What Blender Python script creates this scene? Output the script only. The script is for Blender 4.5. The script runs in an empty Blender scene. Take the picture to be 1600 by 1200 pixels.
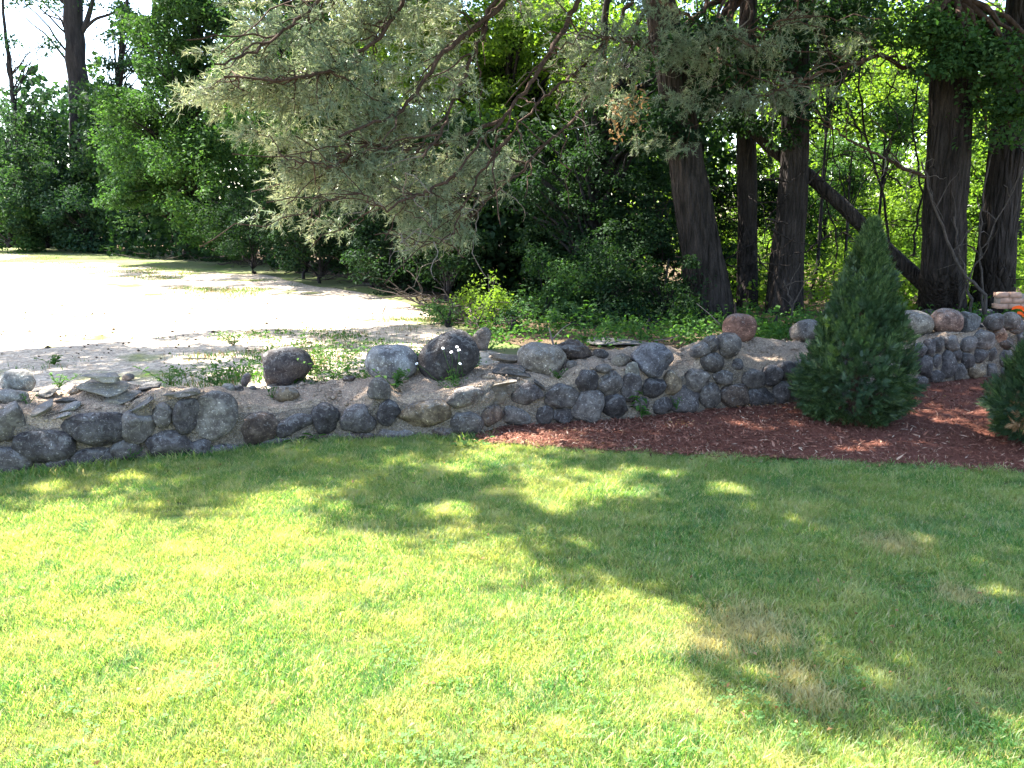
import bpy, bmesh, math, random
import numpy as np
from mathutils import Vector, Matrix

random.seed(11)
rng = np.random.default_rng(11)
R = math.radians
scene = bpy.context.scene

# ------------------------------------------------------------------ camera, light, exposure
FPX, PITCH, EYE = 1300.0, R(11.73), 1.6
cam_data = bpy.data.cameras.new('camera')
cam_data.sensor_width = 36.0
cam_data.lens = FPX / 1600 * 36.0
cam_data.clip_end = 2000
cam = bpy.data.objects.new('camera', cam_data)
scene.collection.objects.link(cam)
cam.location = (0, 0, EYE)
cam.rotation_euler = (R(90) - PITCH, 0, 0)
scene.camera = cam

SUN_EL, SUN_AZ = 58.0, 51.0          # elevation; azimuth to the left of the view direction (+Y)
SUN_DIR = Vector((-math.sin(R(SUN_AZ)) * math.cos(R(SUN_EL)), math.cos(R(SUN_AZ)) * math.cos(R(SUN_EL)), math.sin(R(SUN_EL))))
world = bpy.data.worlds.new('World')
scene.world = world
world.use_nodes = True
wn = world.node_tree
wn.nodes.clear()
wo = wn.nodes.new('ShaderNodeOutputWorld')
wb = wn.nodes.new('ShaderNodeBackground')
ws = wn.nodes.new('ShaderNodeTexSky')
ws.sky_type = 'NISHITA'
ws.sun_disc = False
ws.sun_elevation = R(SUN_EL)
ws.sun_rotation = R(-SUN_AZ)
ws.air_density = 1.0
ws.dust_density = 1.2
wb.inputs['Strength'].default_value = 0.11
wn.links.new(ws.outputs[0], wb.inputs[0])
wn.links.new(wb.outputs[0], wo.inputs[0])

sd = bpy.data.lights.new('sun', 'SUN')
sd.energy = 5.0
sd.angle = R(0.55)
sd.color = (1.0, 0.95, 0.86)
so = bpy.data.objects.new('sun', sd)
so.rotation_euler = SUN_DIR.to_track_quat('Z', 'Y').to_euler()
so.location = (-8, 8, 14)
scene.collection.objects.link(so)

scene.view_settings.view_transform = 'Standard'
scene.view_settings.look = 'None'
scene.view_settings.gamma = 1
scene.view_settings.use_curve_mapping = False
scene.view_settings.exposure = 2.78
try:
    scene.cycles.max_bounces = 7
    scene.cycles.diffuse_bounces = 3
    scene.cycles.transmission_bounces = 4
    scene.cycles.transparent_max_bounces = 4
    scene.cycles.glossy_bounces = 2
except Exception:
    pass

# ------------------------------------------------------------------ helpers: places, noise, meshes
cp, sp = math.cos(PITCH), math.sin(PITCH)

def ray(px, py):
    u, v = (px - 800) / FPX, (600 - py) / FPX
    return np.array([u, cp + v * sp, -sp + v * cp])

def at_y(px, py, Y):
    d = ray(px, py); t = Y / d[1]
    return np.array([d[0] * t, Y, EYE + d[2] * t])

def at_z(px, py, z=0.0):
    d = ray(px, py); t = (z - EYE) / d[2]
    return np.array([d[0] * t, d[1] * t, z])

def project(P):
    x = P[:, 0]; y = P[:, 1]; z = P[:, 2] - EYE
    dep = y * cp - z * sp
    up = y * sp + z * cp
    dep = np.where(dep < 0.05, 0.05, dep)
    return 800 + FPX * x / dep, 600 - FPX * up / dep

def _hash(i, j, k, seed):
    n = (i.astype(np.int64) * 374761393 + j.astype(np.int64) * 668265263 + k.astype(np.int64) * 2147483647 + seed * 1274126177) & 0xFFFFFFFF
    n = ((n ^ (n >> 13)) * 1274126177) & 0xFFFFFFFF
    n = ((n ^ (n >> 16)) * 2246822519) & 0xFFFFFFFF
    return ((n ^ (n >> 15)) & 0xFFFFFF) / float(0xFFFFFF)

def vnoise(P, scale=1.0, seed=0):
    Q = np.asarray(P, float) * scale
    F = np.floor(Q); f = Q - F
    f = f * f * (3 - 2 * f)
    i, j, k = F[:, 0], F[:, 1], F[:, 2]
    out = 0
    for a in (0, 1):
        for b in (0, 1):
            for c in (0, 1):
                w = (f[:, 0] if a else 1 - f[:, 0]) * (f[:, 1] if b else 1 - f[:, 1]) * (f[:, 2] if c else 1 - f[:, 2])
                out = out + w * _hash(i + a, j + b, k + c, seed)
    return out * 2 - 1

def fbm(P, scale=1.0, octv=3, seed=0):
    s, a, t = 0, 1.0, 0
    for o in range(octv):
        s = s + a * vnoise(P, scale * 2 ** o, seed + o * 17); t += a; a *= 0.5
    return s / t

def unit(v):
    return v / np.maximum(np.linalg.norm(v, axis=-1, keepdims=True), 1e-9)

class MB:
    """collects vertex and face arrays, links them as ONE mesh object"""
    def __init__(s):
        s.v, s.f, s.n = [], [], 0
    def add(s, V, F):
        if len(V) == 0: return
        s.v.append(np.asarray(V, float)); s.f.append(np.asarray(F, np.int64) + s.n); s.n += len(V)
    def mesh(s, name, smooth=False):
        me = bpy.data.meshes.new(name)
        V = np.concatenate(s.v)
        me.vertices.add(len(V)); me.vertices.foreach_set('co', V.astype(np.float32).ravel())
        starts, idx, o = [], [], 0
        for F in s.f:
            k = F.shape[1]
            starts.append(o + np.arange(len(F)) * k); idx.append(F.ravel()); o += F.size
        idx = np.concatenate(idx); starts = np.concatenate(starts)
        me.loops.add(len(idx)); me.loops.foreach_set('vertex_index', idx.astype(np.int32))
        me.polygons.add(len(starts)); me.polygons.foreach_set('loop_start', starts.astype(np.int32))
        me.update(calc_edges=True)
        if smooth:
            me.polygons.foreach_set('use_smooth', np.ones(len(starts), bool))
        return me
    def build(s, name, mat, parent=None, smooth=False):
        if s.n == 0: return None
        me = s.mesh(name, smooth)
        if mat: me.materials.append(mat)
        return link(name, me, parent)

def link(name, data, parent=None):
    o = bpy.data.objects.new(name, data)
    scene.collection.objects.link(o)
    if parent is not None:
        o.parent = parent
        l = parent
        loc = Vector((0, 0, 0))
        while l is not None:
            loc += l.location; l = l.parent
        o.location = -loc      # mesh data is in world coordinates, things have no rotation
    return o

def tag(o, label=None, cat=None, group=None, kind=None):
    if label: o['label'] = label
    if cat: o['category'] = cat
    if group: o['group'] = group
    if kind: o['kind'] = kind
    return o

def thing(name, loc, label, cat, group=None):
    o = bpy.data.objects.new(name, None)
    o.empty_display_size = 0.2
    scene.collection.objects.link(o)
    o.location = [float(c) for c in loc]
    return tag(o, label, cat, group)

def tube(mb, pts, radii, seg=6, cap=True):
    P = np.asarray(pts, float); n = len(P)
    radii = np.broadcast_to(np.asarray(radii, float), (n,))
    T = np.gradient(P, axis=0); T = unit(T)
    ref = np.array([0, 0, 1.0]) if abs(T[0, 2]) < 0.9 else np.array([1.0, 0, 0])
    U = unit(np.cross(T, ref)); W = np.cross(T, U)
    a = np.linspace(0, 2 * math.pi, seg, endpoint=False)
    V = P[:, None, :] + radii[:, None, None] * (np.cos(a)[None, :, None] * U[:, None, :] + np.sin(a)[None, :, None] * W[:, None, :])
    V = V.reshape(-1, 3)
    i = np.arange(n - 1)[:, None] * seg; j = np.arange(seg)[None, :]; j2 = (j + 1) % seg
    F = np.stack([i + j, i + j2, i + seg + j2, i + seg + j], -1).reshape(-1, 4)
    mb.add(V, F)

def smooth_path(pts, n):
    P = np.asarray(pts, float)
    d = np.r_[0, np.cumsum(np.linalg.norm(np.diff(P, axis=0), axis=1))]
    t = np.linspace(0, d[-1], n)
    # catmull-like: interpolate then blur once
    Q = np.stack([np.interp(t, d, P[:, k]) for k in range(3)], 1)
    for _ in range(2):
        Q[1:-1] = 0.25 * Q[:-2] + 0.5 * Q[1:-1] + 0.25 * Q[2:]
    return Q

def grid_faces(nu, nv):
    i = np.arange(nu - 1)[:, None] * nv; j = np.arange(nv - 1)[None, :]
    return np.stack([i + j, i + nv + j, i + nv + j + 1, i + j + 1], -1).reshape(-1, 4)

# ------------------------------------------------------------------ materials
class NT:
    def __init__(s, name):
        s.m = bpy.data.materials.new(name); s.m.use_nodes = True
        s.t = s.m.node_tree; s.t.nodes.clear()
        s.out = s.n('ShaderNodeOutputMaterial')
    def n(s, typ, **kw):
        nd = s.t.nodes.new(typ)
        for k, v in kw.items(): setattr(nd, k, v)
        return nd
    def l(s, a, b): s.t.links.new(a, b)
    def coord(s, kind='Object', scale=(1, 1, 1)):
        if kind == 'World':
            src = s.n('ShaderNodeNewGeometry').outputs['Position']
        else:
            src = s.n('ShaderNodeTexCoord').outputs[kind]
        mp = s.n('ShaderNodeMapping'); mp.inputs['Scale'].default_value = scale
        s.l(src, mp.inputs[0]); return mp.outputs[0]
    def noise(s, co, scale, detail=4, rough=0.55, dist=0.0):
        nd = s.n('ShaderNodeTexNoise'); nd.inputs['Scale'].default_value = scale
        nd.inputs['Detail'].default_value = detail; nd.inputs['Roughness'].default_value = rough
        nd.inputs['Distortion'].default_value = dist
        s.l(co, nd.inputs['Vector']); return nd.outputs[0]
    def voro(s, co, scale, feature='F1', out=0):
        nd = s.n('ShaderNodeTexVoronoi', feature=feature); nd.inputs['Scale'].default_value = scale
        s.l(co, nd.inputs['Vector']); return nd.outputs[out]
    def ramp(s, fac, stops):
        nd = s.n('ShaderNodeValToRGB'); e = nd.color_ramp.elements
        e[0].position, e[0].color = stops[0][0], (*stops[0][1], 1)
        e[1].position, e[1].color = stops[1][0], (*stops[1][1], 1)
        for p, c in stops[2:]:
            q = e.new(p); q.color = (*c, 1)
        s.l(fac, nd.inputs[0]); return nd.outputs[0]
    def fac(s, fac, a, b):
        return s.ramp(fac, [(a, (0, 0, 0)), (b, (1, 1, 1))])
    def mix(s, f, a, b, blend='MIX'):
        nd = s.n('ShaderNodeMix', data_type='RGBA', blend_type=blend)
        for sock, v in ((nd.inputs[0], f), (nd.inputs[6], a), (nd.inputs[7], b)):
            if isinstance(v, (int, float)): sock.default_value = v
            elif isinstance(v, tuple): sock.default_value = (*v, 1) if len(v) == 3 else v
            else: s.l(v, sock)
        return nd.outputs[2]
    def bump(s, h, strength=0.5, dist=0.01, prev=None):
        nd = s.n('ShaderNodeBump'); nd.inputs['Strength'].default_value = strength
        nd.inputs['Distance'].default_value = dist
        s.l(h, nd.inputs['Height'])
        if prev is not None: s.l(prev, nd.inputs['Normal'])
        return nd.outputs[0]
    def principled(s, col, rough=0.8, spec=0.3, normal=None):
        b = s.n('ShaderNodeBsdfPrincipled')
        if isinstance(col, tuple): b.inputs['Base Color'].default_value = (*col, 1)
        else: s.l(col, b.inputs['Base Color'])
        if isinstance(rough, (int, float)): b.inputs['Roughness'].default_value = rough
        else: s.l(rough, b.inputs['Roughness'])
        b.inputs['Specular IOR Level'].default_value = spec
        if normal is not None: s.l(normal, b.inputs['Normal'])
        return b.outputs[0]
    def done(s, shader):
        s.l(shader, s.out.inputs[0]); return s.m

def leaf_mat(name, cols, trans=0.45, tcol=(1.3, 1.5, 0.5), rough=0.7, spec=0.12, patch=0.6):
    """cols: dark, mid, light leaf colours; light comes through the blade"""
    t = NT(name)
    isl = t.n('ShaderNodeNewGeometry').outputs['Random Per Island']
    c = t.ramp(isl, [(0.0, cols[0]), (1.0, cols[2]), (0.5, cols[1])])
    big = t.noise(t.coord('World'), patch, 3)
    c = t.mix(t.fac(big, 0.4, 0.65), c, tuple(min(1, k) for k in cols[3]) if len(cols) > 3 else cols[1])
    c2 = t.mix(1.0, c, tcol, 'MULTIPLY')
    p = t.principled(c, rough, spec)
    tr = t.n('ShaderNodeBsdfTranslucent'); t.l(c2, tr.inputs[0])
    m = t.n('ShaderNodeMixShader'); m.inputs[0].default_value = trans
    t.l(p, m.inputs[1]); t.l(tr.outputs[0], m.inputs[2])
    return t.done(m.outputs[0])

def bark_mat(name, dark, light, zs=0.12, scale=14, bd=0.03):
    t = NT(name)
    co = t.coord('World', (1, 1, zs))
    a = t.noise(co, scale, 6, 0.65, 0.4)
    v = t.voro(co, scale * 0.9, 'DISTANCE_TO_EDGE')
    fine = t.noise(t.coord('World', (1, 1, 0.4)), scale * 5, 5, 0.7)
    c = t.ramp(a, [(0.3, dark), (0.72, light)])
    c = t.mix(t.fac(fine, 0.35, 0.7), t.mix(0.5, c, dark), c)
    h = t.mix(0.45, t.fac(v, 0.0, 0.25), a)
    n1 = t.bump(h, 0.9, bd)
    n2 = t.bump(fine, 0.5, 0.006, n1)
    return t.done(t.principled(c, 0.92, 0.15, n2))

def stone_mat(name, layered=False):
    t = NT(name)
    oi = t.n('ShaderNodeObjectInfo')
    rnd = oi.outputs['Random']
    vm = t.n('ShaderNodeVectorMath', operation='ADD')
    geo = t.coord('World')
    sc = t.n('ShaderNodeVectorMath', operation='SCALE'); sc.inputs[3].default_value = 31.0
    comb = t.n('ShaderNodeCombineXYZ')
    for k in range(3): t.l(rnd, comb.inputs[k])
    t.l(comb.outputs[0], sc.inputs[0]); t.l(geo, vm.inputs[0]); t.l(sc.outputs[0], vm.inputs[1])
    co = vm.outputs[0]
    base = oi.outputs['Color']
    n1 = t.noise(co, 9, 6, 0.65, 0.3)
    n0 = t.noise(co, 18, 8, 0.7, 1.2)
    lo1, lo0 = ((0.88, 0.86, 0.83), (0.86, 0.84, 0.82)) if layered else ((0.58, 0.55, 0.54), (0.62, 0.60, 0.60))
    c = t.mix(t.fac(n1, 0.38, 0.62), t.mix(1.0, base, lo1, 'MULTIPLY'), t.mix(1.0, base, (1.3, 1.27, 1.2), 'MULTIPLY'))
    c = t.mix(t.fac(n0, 0.46, 0.56), t.mix(1.0, c, lo0, 'MULTIPLY'), c)
    # weathering film and pale lichen on upper faces
    lich = t.noise(co, 15, 8, 0.75, 1.2)
    nz = t.n('ShaderNodeSeparateXYZ'); t.l(t.n('ShaderNodeNewGeometry').outputs['Normal'], nz.inputs[0])
    mr = t.n('ShaderNodeMapRange'); mr.inputs[1].default_value = -0.4; mr.inputs[2].default_value = 1.0
    mr.inputs[3].default_value = -0.14; mr.inputs[4].default_value = 0.07
    t.l(nz.outputs[2], mr.inputs[0])
    ad = t.n('ShaderNodeMath', operation='ADD'); t.l(lich, ad.inputs[0]); t.l(mr.outputs[0], ad.inputs[1])
    c = t.mix(t.fac(ad.outputs[0], 0.53, 0.58), c, t.mix(0.55, base, (0.52, 0.49, 0.45)))
    spk = t.noise(co, 140, 3, 0.7)
    c = t.mix(t.fac(spk, 0.6, 0.8), c, t.mix(0.22, c, (0.5, 0.48, 0.45)))
    pit = t.noise(co, 75, 3, 0.6)
    c = t.mix(t.fac(pit, 0.36, 0.28), c, t.mix(1.0, c, (0.35, 0.35, 0.36), 'MULTIPLY'))
    nb = t.bump(n1, 0.6, 0.04)
    nb = t.bump(n0, 0.7, 0.02, nb)
    nb = t.bump(pit, 0.55, 0.006, nb)
    nb = t.bump(spk, 0.3, 0.003, nb)
    if layered:
        lay = t.noise(t.coord('World', (2.5, 2.5, 40)), 2.0, 4, 0.6, 0.4)
        c = t.mix(t.fac(lay, 0.35, 0.6), t.mix(1.0, c, (0.82, 0.8, 0.77), 'MULTIPLY'), c)
        nb = t.bump(lay, 0.6, 0.02, nb)
    return t.done(t.principled(c, 0.9, 0.2, nb))

def soil_mat(name, stops, scale=40, bumpd=0.02, pebble=True, green=None):
    t = NT(name)
    co = t.coord('World')
    a = t.noise(co, scale * 0.1, 5, 0.6)
    b = t.noise(co, scale, 6, 0.7)
    c = t.mix(t.fac(b, 0.3, 0.7), t.mix(t.fac(a, 0.3, 0.7), stops[0], stops[1]), stops[2])
    h = b
    if pebble:
        v = t.n('ShaderNodeTexVoronoi'); v.inputs['Scale'].default_value = scale * 2.2; t.l(co, v.inputs['Vector'])
        bw = t.n('ShaderNodeRGBToBW'); t.l(v.outputs[1], bw.inputs[0])
        c = t.mix(t.fac(v.outputs[0], 0.45, 0.25), c, t.mix(0.75, c, t.ramp(bw.outputs[0], [(0.2, (0.25, 0.24, 0.23)), (0.8, (0.85, 0.82, 0.78))]), 'OVERLAY'))
        h = t.mix(0.5, b, v.outputs[0])
    if green:
        g = t.noise(co, green[0], 4, 0.6)
        c = t.mix(t.fac(g, green[1], green[1] + 0.12), c, t.mix(t.fac(b, 0.3, 0.7), green[2], green[3]))
    return t.done(t.principled(c, 0.95, 0.1, t.bump(h, 0.8, bumpd)))

M = {}
M['stone'] = stone_mat('fieldstone')
M['slab'] = stone_mat('layered_stone', True)
M['mortar'] = soil_mat('mortar', [(0.20, 0.165, 0.13), (0.145, 0.12, 0.095), (0.26, 0.215, 0.17)], 38, 0.06, True)
M['fill'] = soil_mat('gravelly_fill', [(0.33, 0.245, 0.18), (0.25, 0.185, 0.135), (0.43, 0.34, 0.26)], 45, 0.04, True)
M['sand'] = soil_mat('sandy_field', [(0.40, 0.33, 0.26), (0.30, 0.24, 0.18), (0.48, 0.41, 0.33)], 12, 0.03, True,
                     (0.9, 0.56, (0.10, 0.14, 0.03), (0.22, 0.24, 0.07)))
M['earth'] = soil_mat('turf_earth', [(0.07, 0.09, 0.03), (0.09, 0.09, 0.04), (0.14, 0.15, 0.05)], 60, 0.02, False)
M['litter'] = soil_mat('forest_floor', [(0.05, 0.04, 0.025), (0.09, 0.065, 0.04), (0.14, 0.10, 0.065)], 18, 0.06, True,
                       (2.0, 0.6, (0.02, 0.05, 0.015), (0.05, 0.09, 0.02)))
M['mulch'] = soil_mat('red_mulch', [(0.14, 0.052, 0.034), (0.09, 0.035, 0.024), (0.23, 0.09, 0.062)], 55, 0.04, False)

def chip_mat():
    t = NT('mulch_chips')
    isl = t.n('ShaderNodeNewGeometry').outputs['Random Per Island']
    c = t.ramp(isl, [(0.0, (0.065, 0.028, 0.019)), (1.0, (0.50, 0.37, 0.26)), (0.45, (0.17, 0.066, 0.043)), (0.86, (0.29, 0.13, 0.085)), (0.96, (0.38, 0.24, 0.17))])
    return t.done(t.principled(c, 0.85, 0.2))
M['chips'] = chip_mat()

def blade_mat():
    t = NT('grass_blades')
    isl = t.n('ShaderNodeNewGeometry').outputs['Random Per Island']
    c = t.ramp(isl, [(0.0, (0.045, 0.16, 0.04)), (1.0, (0.62, 0.60, 0.38)), (0.5, (0.115, 0.29, 0.065)), (0.80, (0.24, 0.37, 0.10)), (0.89, (0.50, 0.50, 0.27))])
    w = t.coord('World')
    big = t.noise(w, 1.7, 5, 0.65)
    c = t.mix(t.fac(big, 0.42, 0.6), c, t.mix(0.42, c, (0.34, 0.39, 0.12)))
    blue = t.noise(w, 3.1, 3, 0.6)
    c = t.mix(t.fac(blue, 0.55, 0.7), c, t.mix(0.55, c, (0.05, 0.18, 0.075)))
    pale = t.noise(w, 5.0, 5, 0.7, 0.6)
    c = t.mix(t.fac(pale, 0.50, 0.72), c, t.mix(0.55, c, (0.60, 0.60, 0.33)))
    # dead, straw-coloured spots
    geo = t.n('ShaderNodeNewGeometry').outputs['Position']
    spots = None
    for (px, py, r) in ((1170, 985, 0.20), (1110, 1005, 0.14), (1395, 852, 0.14), (1260, 1090, 0.12), (1240, 1060, 0.10), (1500, 935, 0.1)):
        p = at_z(px, py)
        d = t.n('ShaderNodeVectorMath', operation='DISTANCE'); d.inputs[1].default_value = p
        t.l(geo, d.inputs[0])
        m = t.n('ShaderNodeMapRange'); m.inputs[1].default_value = r * 1.5; m.inputs[2].default_value = r * 0.2
        t.l(d.outputs['Value'], m.inputs[0])
        if spots is None: spots = m.outputs[0]
        else:
            a = t.n('ShaderNodeMath', operation='MAXIMUM'); t.l(spots, a.inputs[0]); t.l(m.outputs[0], a.inputs[1]); spots = a.outputs[0]
    mm = t.n('ShaderNodeMath', operation='ADD'); t.l(spots, mm.inputs[0]); t.l(isl, mm.inputs[1])
    c = t.mix(t.fac(mm.outputs[0], 0.8, 1.25), c, t.mix(0.65, c, (0.44, 0.40, 0.25)))
    p = t.principled(c, 0.38, 0.55)
    tr = t.n('ShaderNodeBsdfTranslucent'); t.l(t.mix(1.0, c, (1.8, 1.45, 0.85), 'MULTIPLY'), tr.inputs[0])
    m = t.n('ShaderNodeMixShader'); m.inputs[0].default_value = 0.55
    t.l(p, m.inputs[1]); t.l(tr.outputs[0], m.inputs[2])
    return t.done(m.outputs[0])
M['blade'] = blade_mat()
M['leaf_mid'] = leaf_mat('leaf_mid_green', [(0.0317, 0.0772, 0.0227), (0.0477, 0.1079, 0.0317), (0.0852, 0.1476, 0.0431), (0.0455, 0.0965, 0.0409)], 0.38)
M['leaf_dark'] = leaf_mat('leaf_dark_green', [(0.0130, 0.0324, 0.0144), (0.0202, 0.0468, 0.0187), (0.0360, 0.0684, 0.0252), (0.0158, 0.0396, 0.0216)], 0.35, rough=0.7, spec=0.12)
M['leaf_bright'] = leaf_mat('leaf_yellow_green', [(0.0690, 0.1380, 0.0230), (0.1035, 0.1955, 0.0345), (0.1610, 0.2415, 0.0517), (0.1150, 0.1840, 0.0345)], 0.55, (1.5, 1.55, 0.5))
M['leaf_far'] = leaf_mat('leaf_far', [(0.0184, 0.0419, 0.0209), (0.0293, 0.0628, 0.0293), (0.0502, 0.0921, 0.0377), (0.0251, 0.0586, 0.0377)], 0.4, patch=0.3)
M['needle'] = leaf_mat('pine_needles', [(0.1540, 0.2035, 0.1155), (0.2530, 0.2970, 0.1760), (0.4620, 0.4510, 0.2970), (0.1650, 0.2310, 0.1540)], 0.42, (1.15, 1.15, 0.85), 0.45, 0.5, 1.2)
M['thuja'] = leaf_mat('arborvitae_sprays', [(0.0264, 0.0540, 0.0192), (0.0504, 0.0936, 0.0336), (0.1320, 0.1860, 0.0660), (0.0360, 0.0720, 0.0336)], 0.25, (1.2, 1.4, 0.6), 0.5, 0.4, 4)
M['dead_leaf'] = leaf_mat('dead_leaves', [(0.22, 0.12, 0.05), (0.30, 0.17, 0.08), (0.38, 0.25, 0.14), (0.28, 0.18, 0.09)], 0.3, (1.1, 1, 0.8))
M['weed'] = leaf_mat('weed_leaves', [(0.0364, 0.0936, 0.0208), (0.0624, 0.1456, 0.0312), (0.1040, 0.1976, 0.0468), (0.0624, 0.1352, 0.0364)], 0.4)
M['bark'] = bark_mat('furrowed_bark', (0.007, 0.006, 0.005), (0.085, 0.066, 0.058), 0.13, 17, 0.06)
M['bark_red'] = bark_mat('reddish_bark', (0.03, 0.018, 0.013), (0.13, 0.078, 0.055), 0.3, 18, 0.012)
M['bark_far'] = bark_mat('far_bark', (0.014, 0.013, 0.014), (0.05, 0.045, 0.045), 0.2, 8, 0.03)
M['stem_bark'] = bark_mat('stem_bark', (0.04, 0.032, 0.027), (0.13, 0.105, 0.09), 0.4, 25, 0.004)
M['twig'] = bark_mat('grey_twigs', (0.12, 0.095, 0.08), (0.30, 0.26, 0.22), 0.5, 30, 0.003)

def flat_mat(name, col, rough=0.7, var=0.2, scale=40):
    t = NT(name)
    n = t.noise(t.coord('World'), scale, 4, 0.6)
    c = t.mix(t.fac(n, 0.3, 0.7), tuple(k * (1 - var) for k in col), tuple(min(1, k * (1 + var)) for k in col))
    return t.done(t.principled(c, rough, 0.3, t.bump(n, 0.3, 0.004)))
M['petal'] = flat_mat('white_petals', (0.8, 0.8, 0.78), 0.6, 0.05)
M['daisy_eye'] = flat_mat('yellow_flower_centre', (0.7, 0.45, 0.05), 0.6, 0.1)
M['orange'] = flat_mat('orange_flagging', (0.85, 0.12, 0.02), 0.45, 0.08)
M['block'] = flat_mat('pinkish_block', (0.42, 0.26, 0.19), 0.9, 0.18, 30)
M['block_joint'] = flat_mat('block_joint', (0.28, 0.22, 0.18), 0.95, 0.15, 60)

# ------------------------------------------------------------------ the wall's line and heights
base_px = [(-150, 756), (0, 743), (100, 738), (200, 724), (300, 716), (400, 700), (500, 690), (600, 689), (700, 687), (760, 681), (800, 671), (900, 664),
           (1000, 658), (1100, 646), (1200, 637), (1260, 631), (1420, 608), (1500, 597), (1560, 590), (1700, 572)]
_B = np.array([at_z(a, b)[:2] for a, b in base_px])
_B = np.vstack([[_B[0, 0] - 6, _B[0, 1] - 1.2], _B, [_B[-1, 0] + 6, _B[-1, 1] + 3.0]])
def yb(x): return np.interp(x, _B[:, 0], _B[:, 1])
BAT = 0.12
WT = 0.55
def face_hit(px, py):
    d = ray(px, py); t = 6.0
    for _ in range(40):
        P = np.array([0, 0, EYE]) + d * t
        t = (yb(P[0]) + BAT * max(P[2], 0)) / d[1]
    return np.array([0, 0, EYE]) + d * t
def back_hit(px, py):
    d = ray(px, py); t = 6.0
    for _ in range(40):
        P = np.array([0, 0, EYE]) + d * t
        t = (yb(P[0]) + WT) / d[1]
    return np.array([0, 0, EYE]) + d * t
top_px = [(-150, 650), (0, 640), (60, 668), (108, 650), (190, 642), (205, 622), (250, 612), (315, 610), (365, 640), (430, 645), (490, 630), (530, 640), (575, 625), (590, 604), (612, 622),
          (640, 628), (700, 622), (740, 608), (785, 600), (820, 598), (880, 598), (910, 580), (950, 580), (1000, 585), (1050, 585), (1085, 575), (1105, 550),
          (1140, 535), (1160, 560), (1185, 576), (1230, 565), (1260, 560), (1420, 535), (1470, 528), (1540, 516), (1600, 506), (1700, 500)]
bk_px = [(-150, 618), (0, 612), (100, 610), (150, 602), (250, 603), (350, 608), (450, 603), (560, 592), (650, 582), (720, 575), (800, 562), (900, 550), (1000, 542), (1060, 546),
         (1110, 528), (1150, 527), (1200, 532), (1250, 532), (1420, 518), (1500, 510), (1600, 500), (1700, 494)]
_tf = np.array([face_hit(a, b) for a, b in top_px]); _tb = np.array([back_hit(a, b) for a, b in bk_px])
def zf(x): return np.interp(x, _tf[:, 0], _tf[:, 2])
def zb(x): return np.interp(x, _tb[:, 0], _tb[:, 2])
FIELD_Z = 0.2
def Htop(x, y):
    w = (y - yb(x) - 0.04) / (WT - 0.04)
    h = zf(x) + (zb(x) - zf(x)) * np.clip(w, 0, 1)
    return np.where(w > 1, np.maximum(FIELD_Z, zb(x) - (w - 1) * 0.35), np.where(w < -0.02, 0.0, h))
def ray_top(px, py):
    d = ray(px, py)
    for t in np.arange(3.0, 30, 0.015):
        P = np.array([0, 0, EYE]) + d * t
        if P[2] <= Htop(P[0], P[1]): return P
    return at_z(px, py, FIELD_Z)

# mulch bed outline (lower edge)
mul_px = [(742, 688), (765, 694), (800, 698), (850, 702), (950, 708), (1050, 713), (1150, 717), (1250, 722), (1350, 727), (1450, 733), (1550, 739), (1600, 742), (1800, 752)]
_Mu = np.array([at_z(a, b)[:2] for a, b in mul_px])
_Mu = np.vstack([_Mu, [_Mu[-1, 0] + 5, _Mu[-1, 1] - 0.2]])
def ymul(x):
    x = np.asarray(x, float); w = 0.014 * np.sin(x * 23 + 1) + 0.012 * np.sin(x * 51 + 2 * np.sin(x * 7)) + 0.008 * np.sin(x * 117)
    return np.where(x < _Mu[0, 0], yb(x), np.minimum(np.interp(x, _Mu[:, 0], _Mu[:, 1]) + w, yb(x)))

# ------------------------------------------------------------------ setting
def sheet(name, mat, xs, lo, hi, z, rows, amp=0.0, fs=1.0):
    xs = np.asarray(xs, float); X, V = [], []
    for x in xs:
        ys = np.linspace(float(lo(x)), float(hi(x)), rows)
        for y in ys: V.append((x, y, z))
    V = np.array(V)
    if amp: V[:, 2] += amp * fbm(V * [1, 1, 0], fs, 3, 3)
    mb = MB(); mb.add(V, grid_faces(len(xs), rows))
    o = mb.build(name, mat, smooth=True)
    return tag(o, kind='structure')

mb = MB(); mb.add([(-600, -100, -0.03), (600, -100, -0.03), (600, 900, -0.03), (-600, 900, -0.03)], [[0, 1, 2, 3]])
tag(mb.build('ground', M['earth']), kind='structure')
sheet('lawn', M['earth'], np.linspace(-12, 14, 700), lambda x: -4.0, lambda x: ymul(x) + 0.05, 0.0, 12)
sheet('mulch_bed', M['mulch'], np.linspace(float(_Mu[0, 0]), 12, 500), lambda x: ymul(x), lambda x: yb(x) + 0.08, 0.02, 24, 0.018, 6)
sheet('field', M['sand'], np.r_[np.linspace(-300, -14, 12), np.linspace(-13.5, 13.5, 90), np.linspace(14, 300, 12)],
      lambda x: yb(x) + WT - 0.15, lambda x: 700.0 if False else 60.0, FIELD_Z, 60)
mb = MB(); mb.add([(-600, 60, FIELD_Z), (600, 60, FIELD_Z), (600, 900, FIELD_Z), (-600, 900, FIELD_Z)], [[0, 1, 2, 3]])
tag(mb.build('far_ground', M['litter']), kind='structure')
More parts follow.
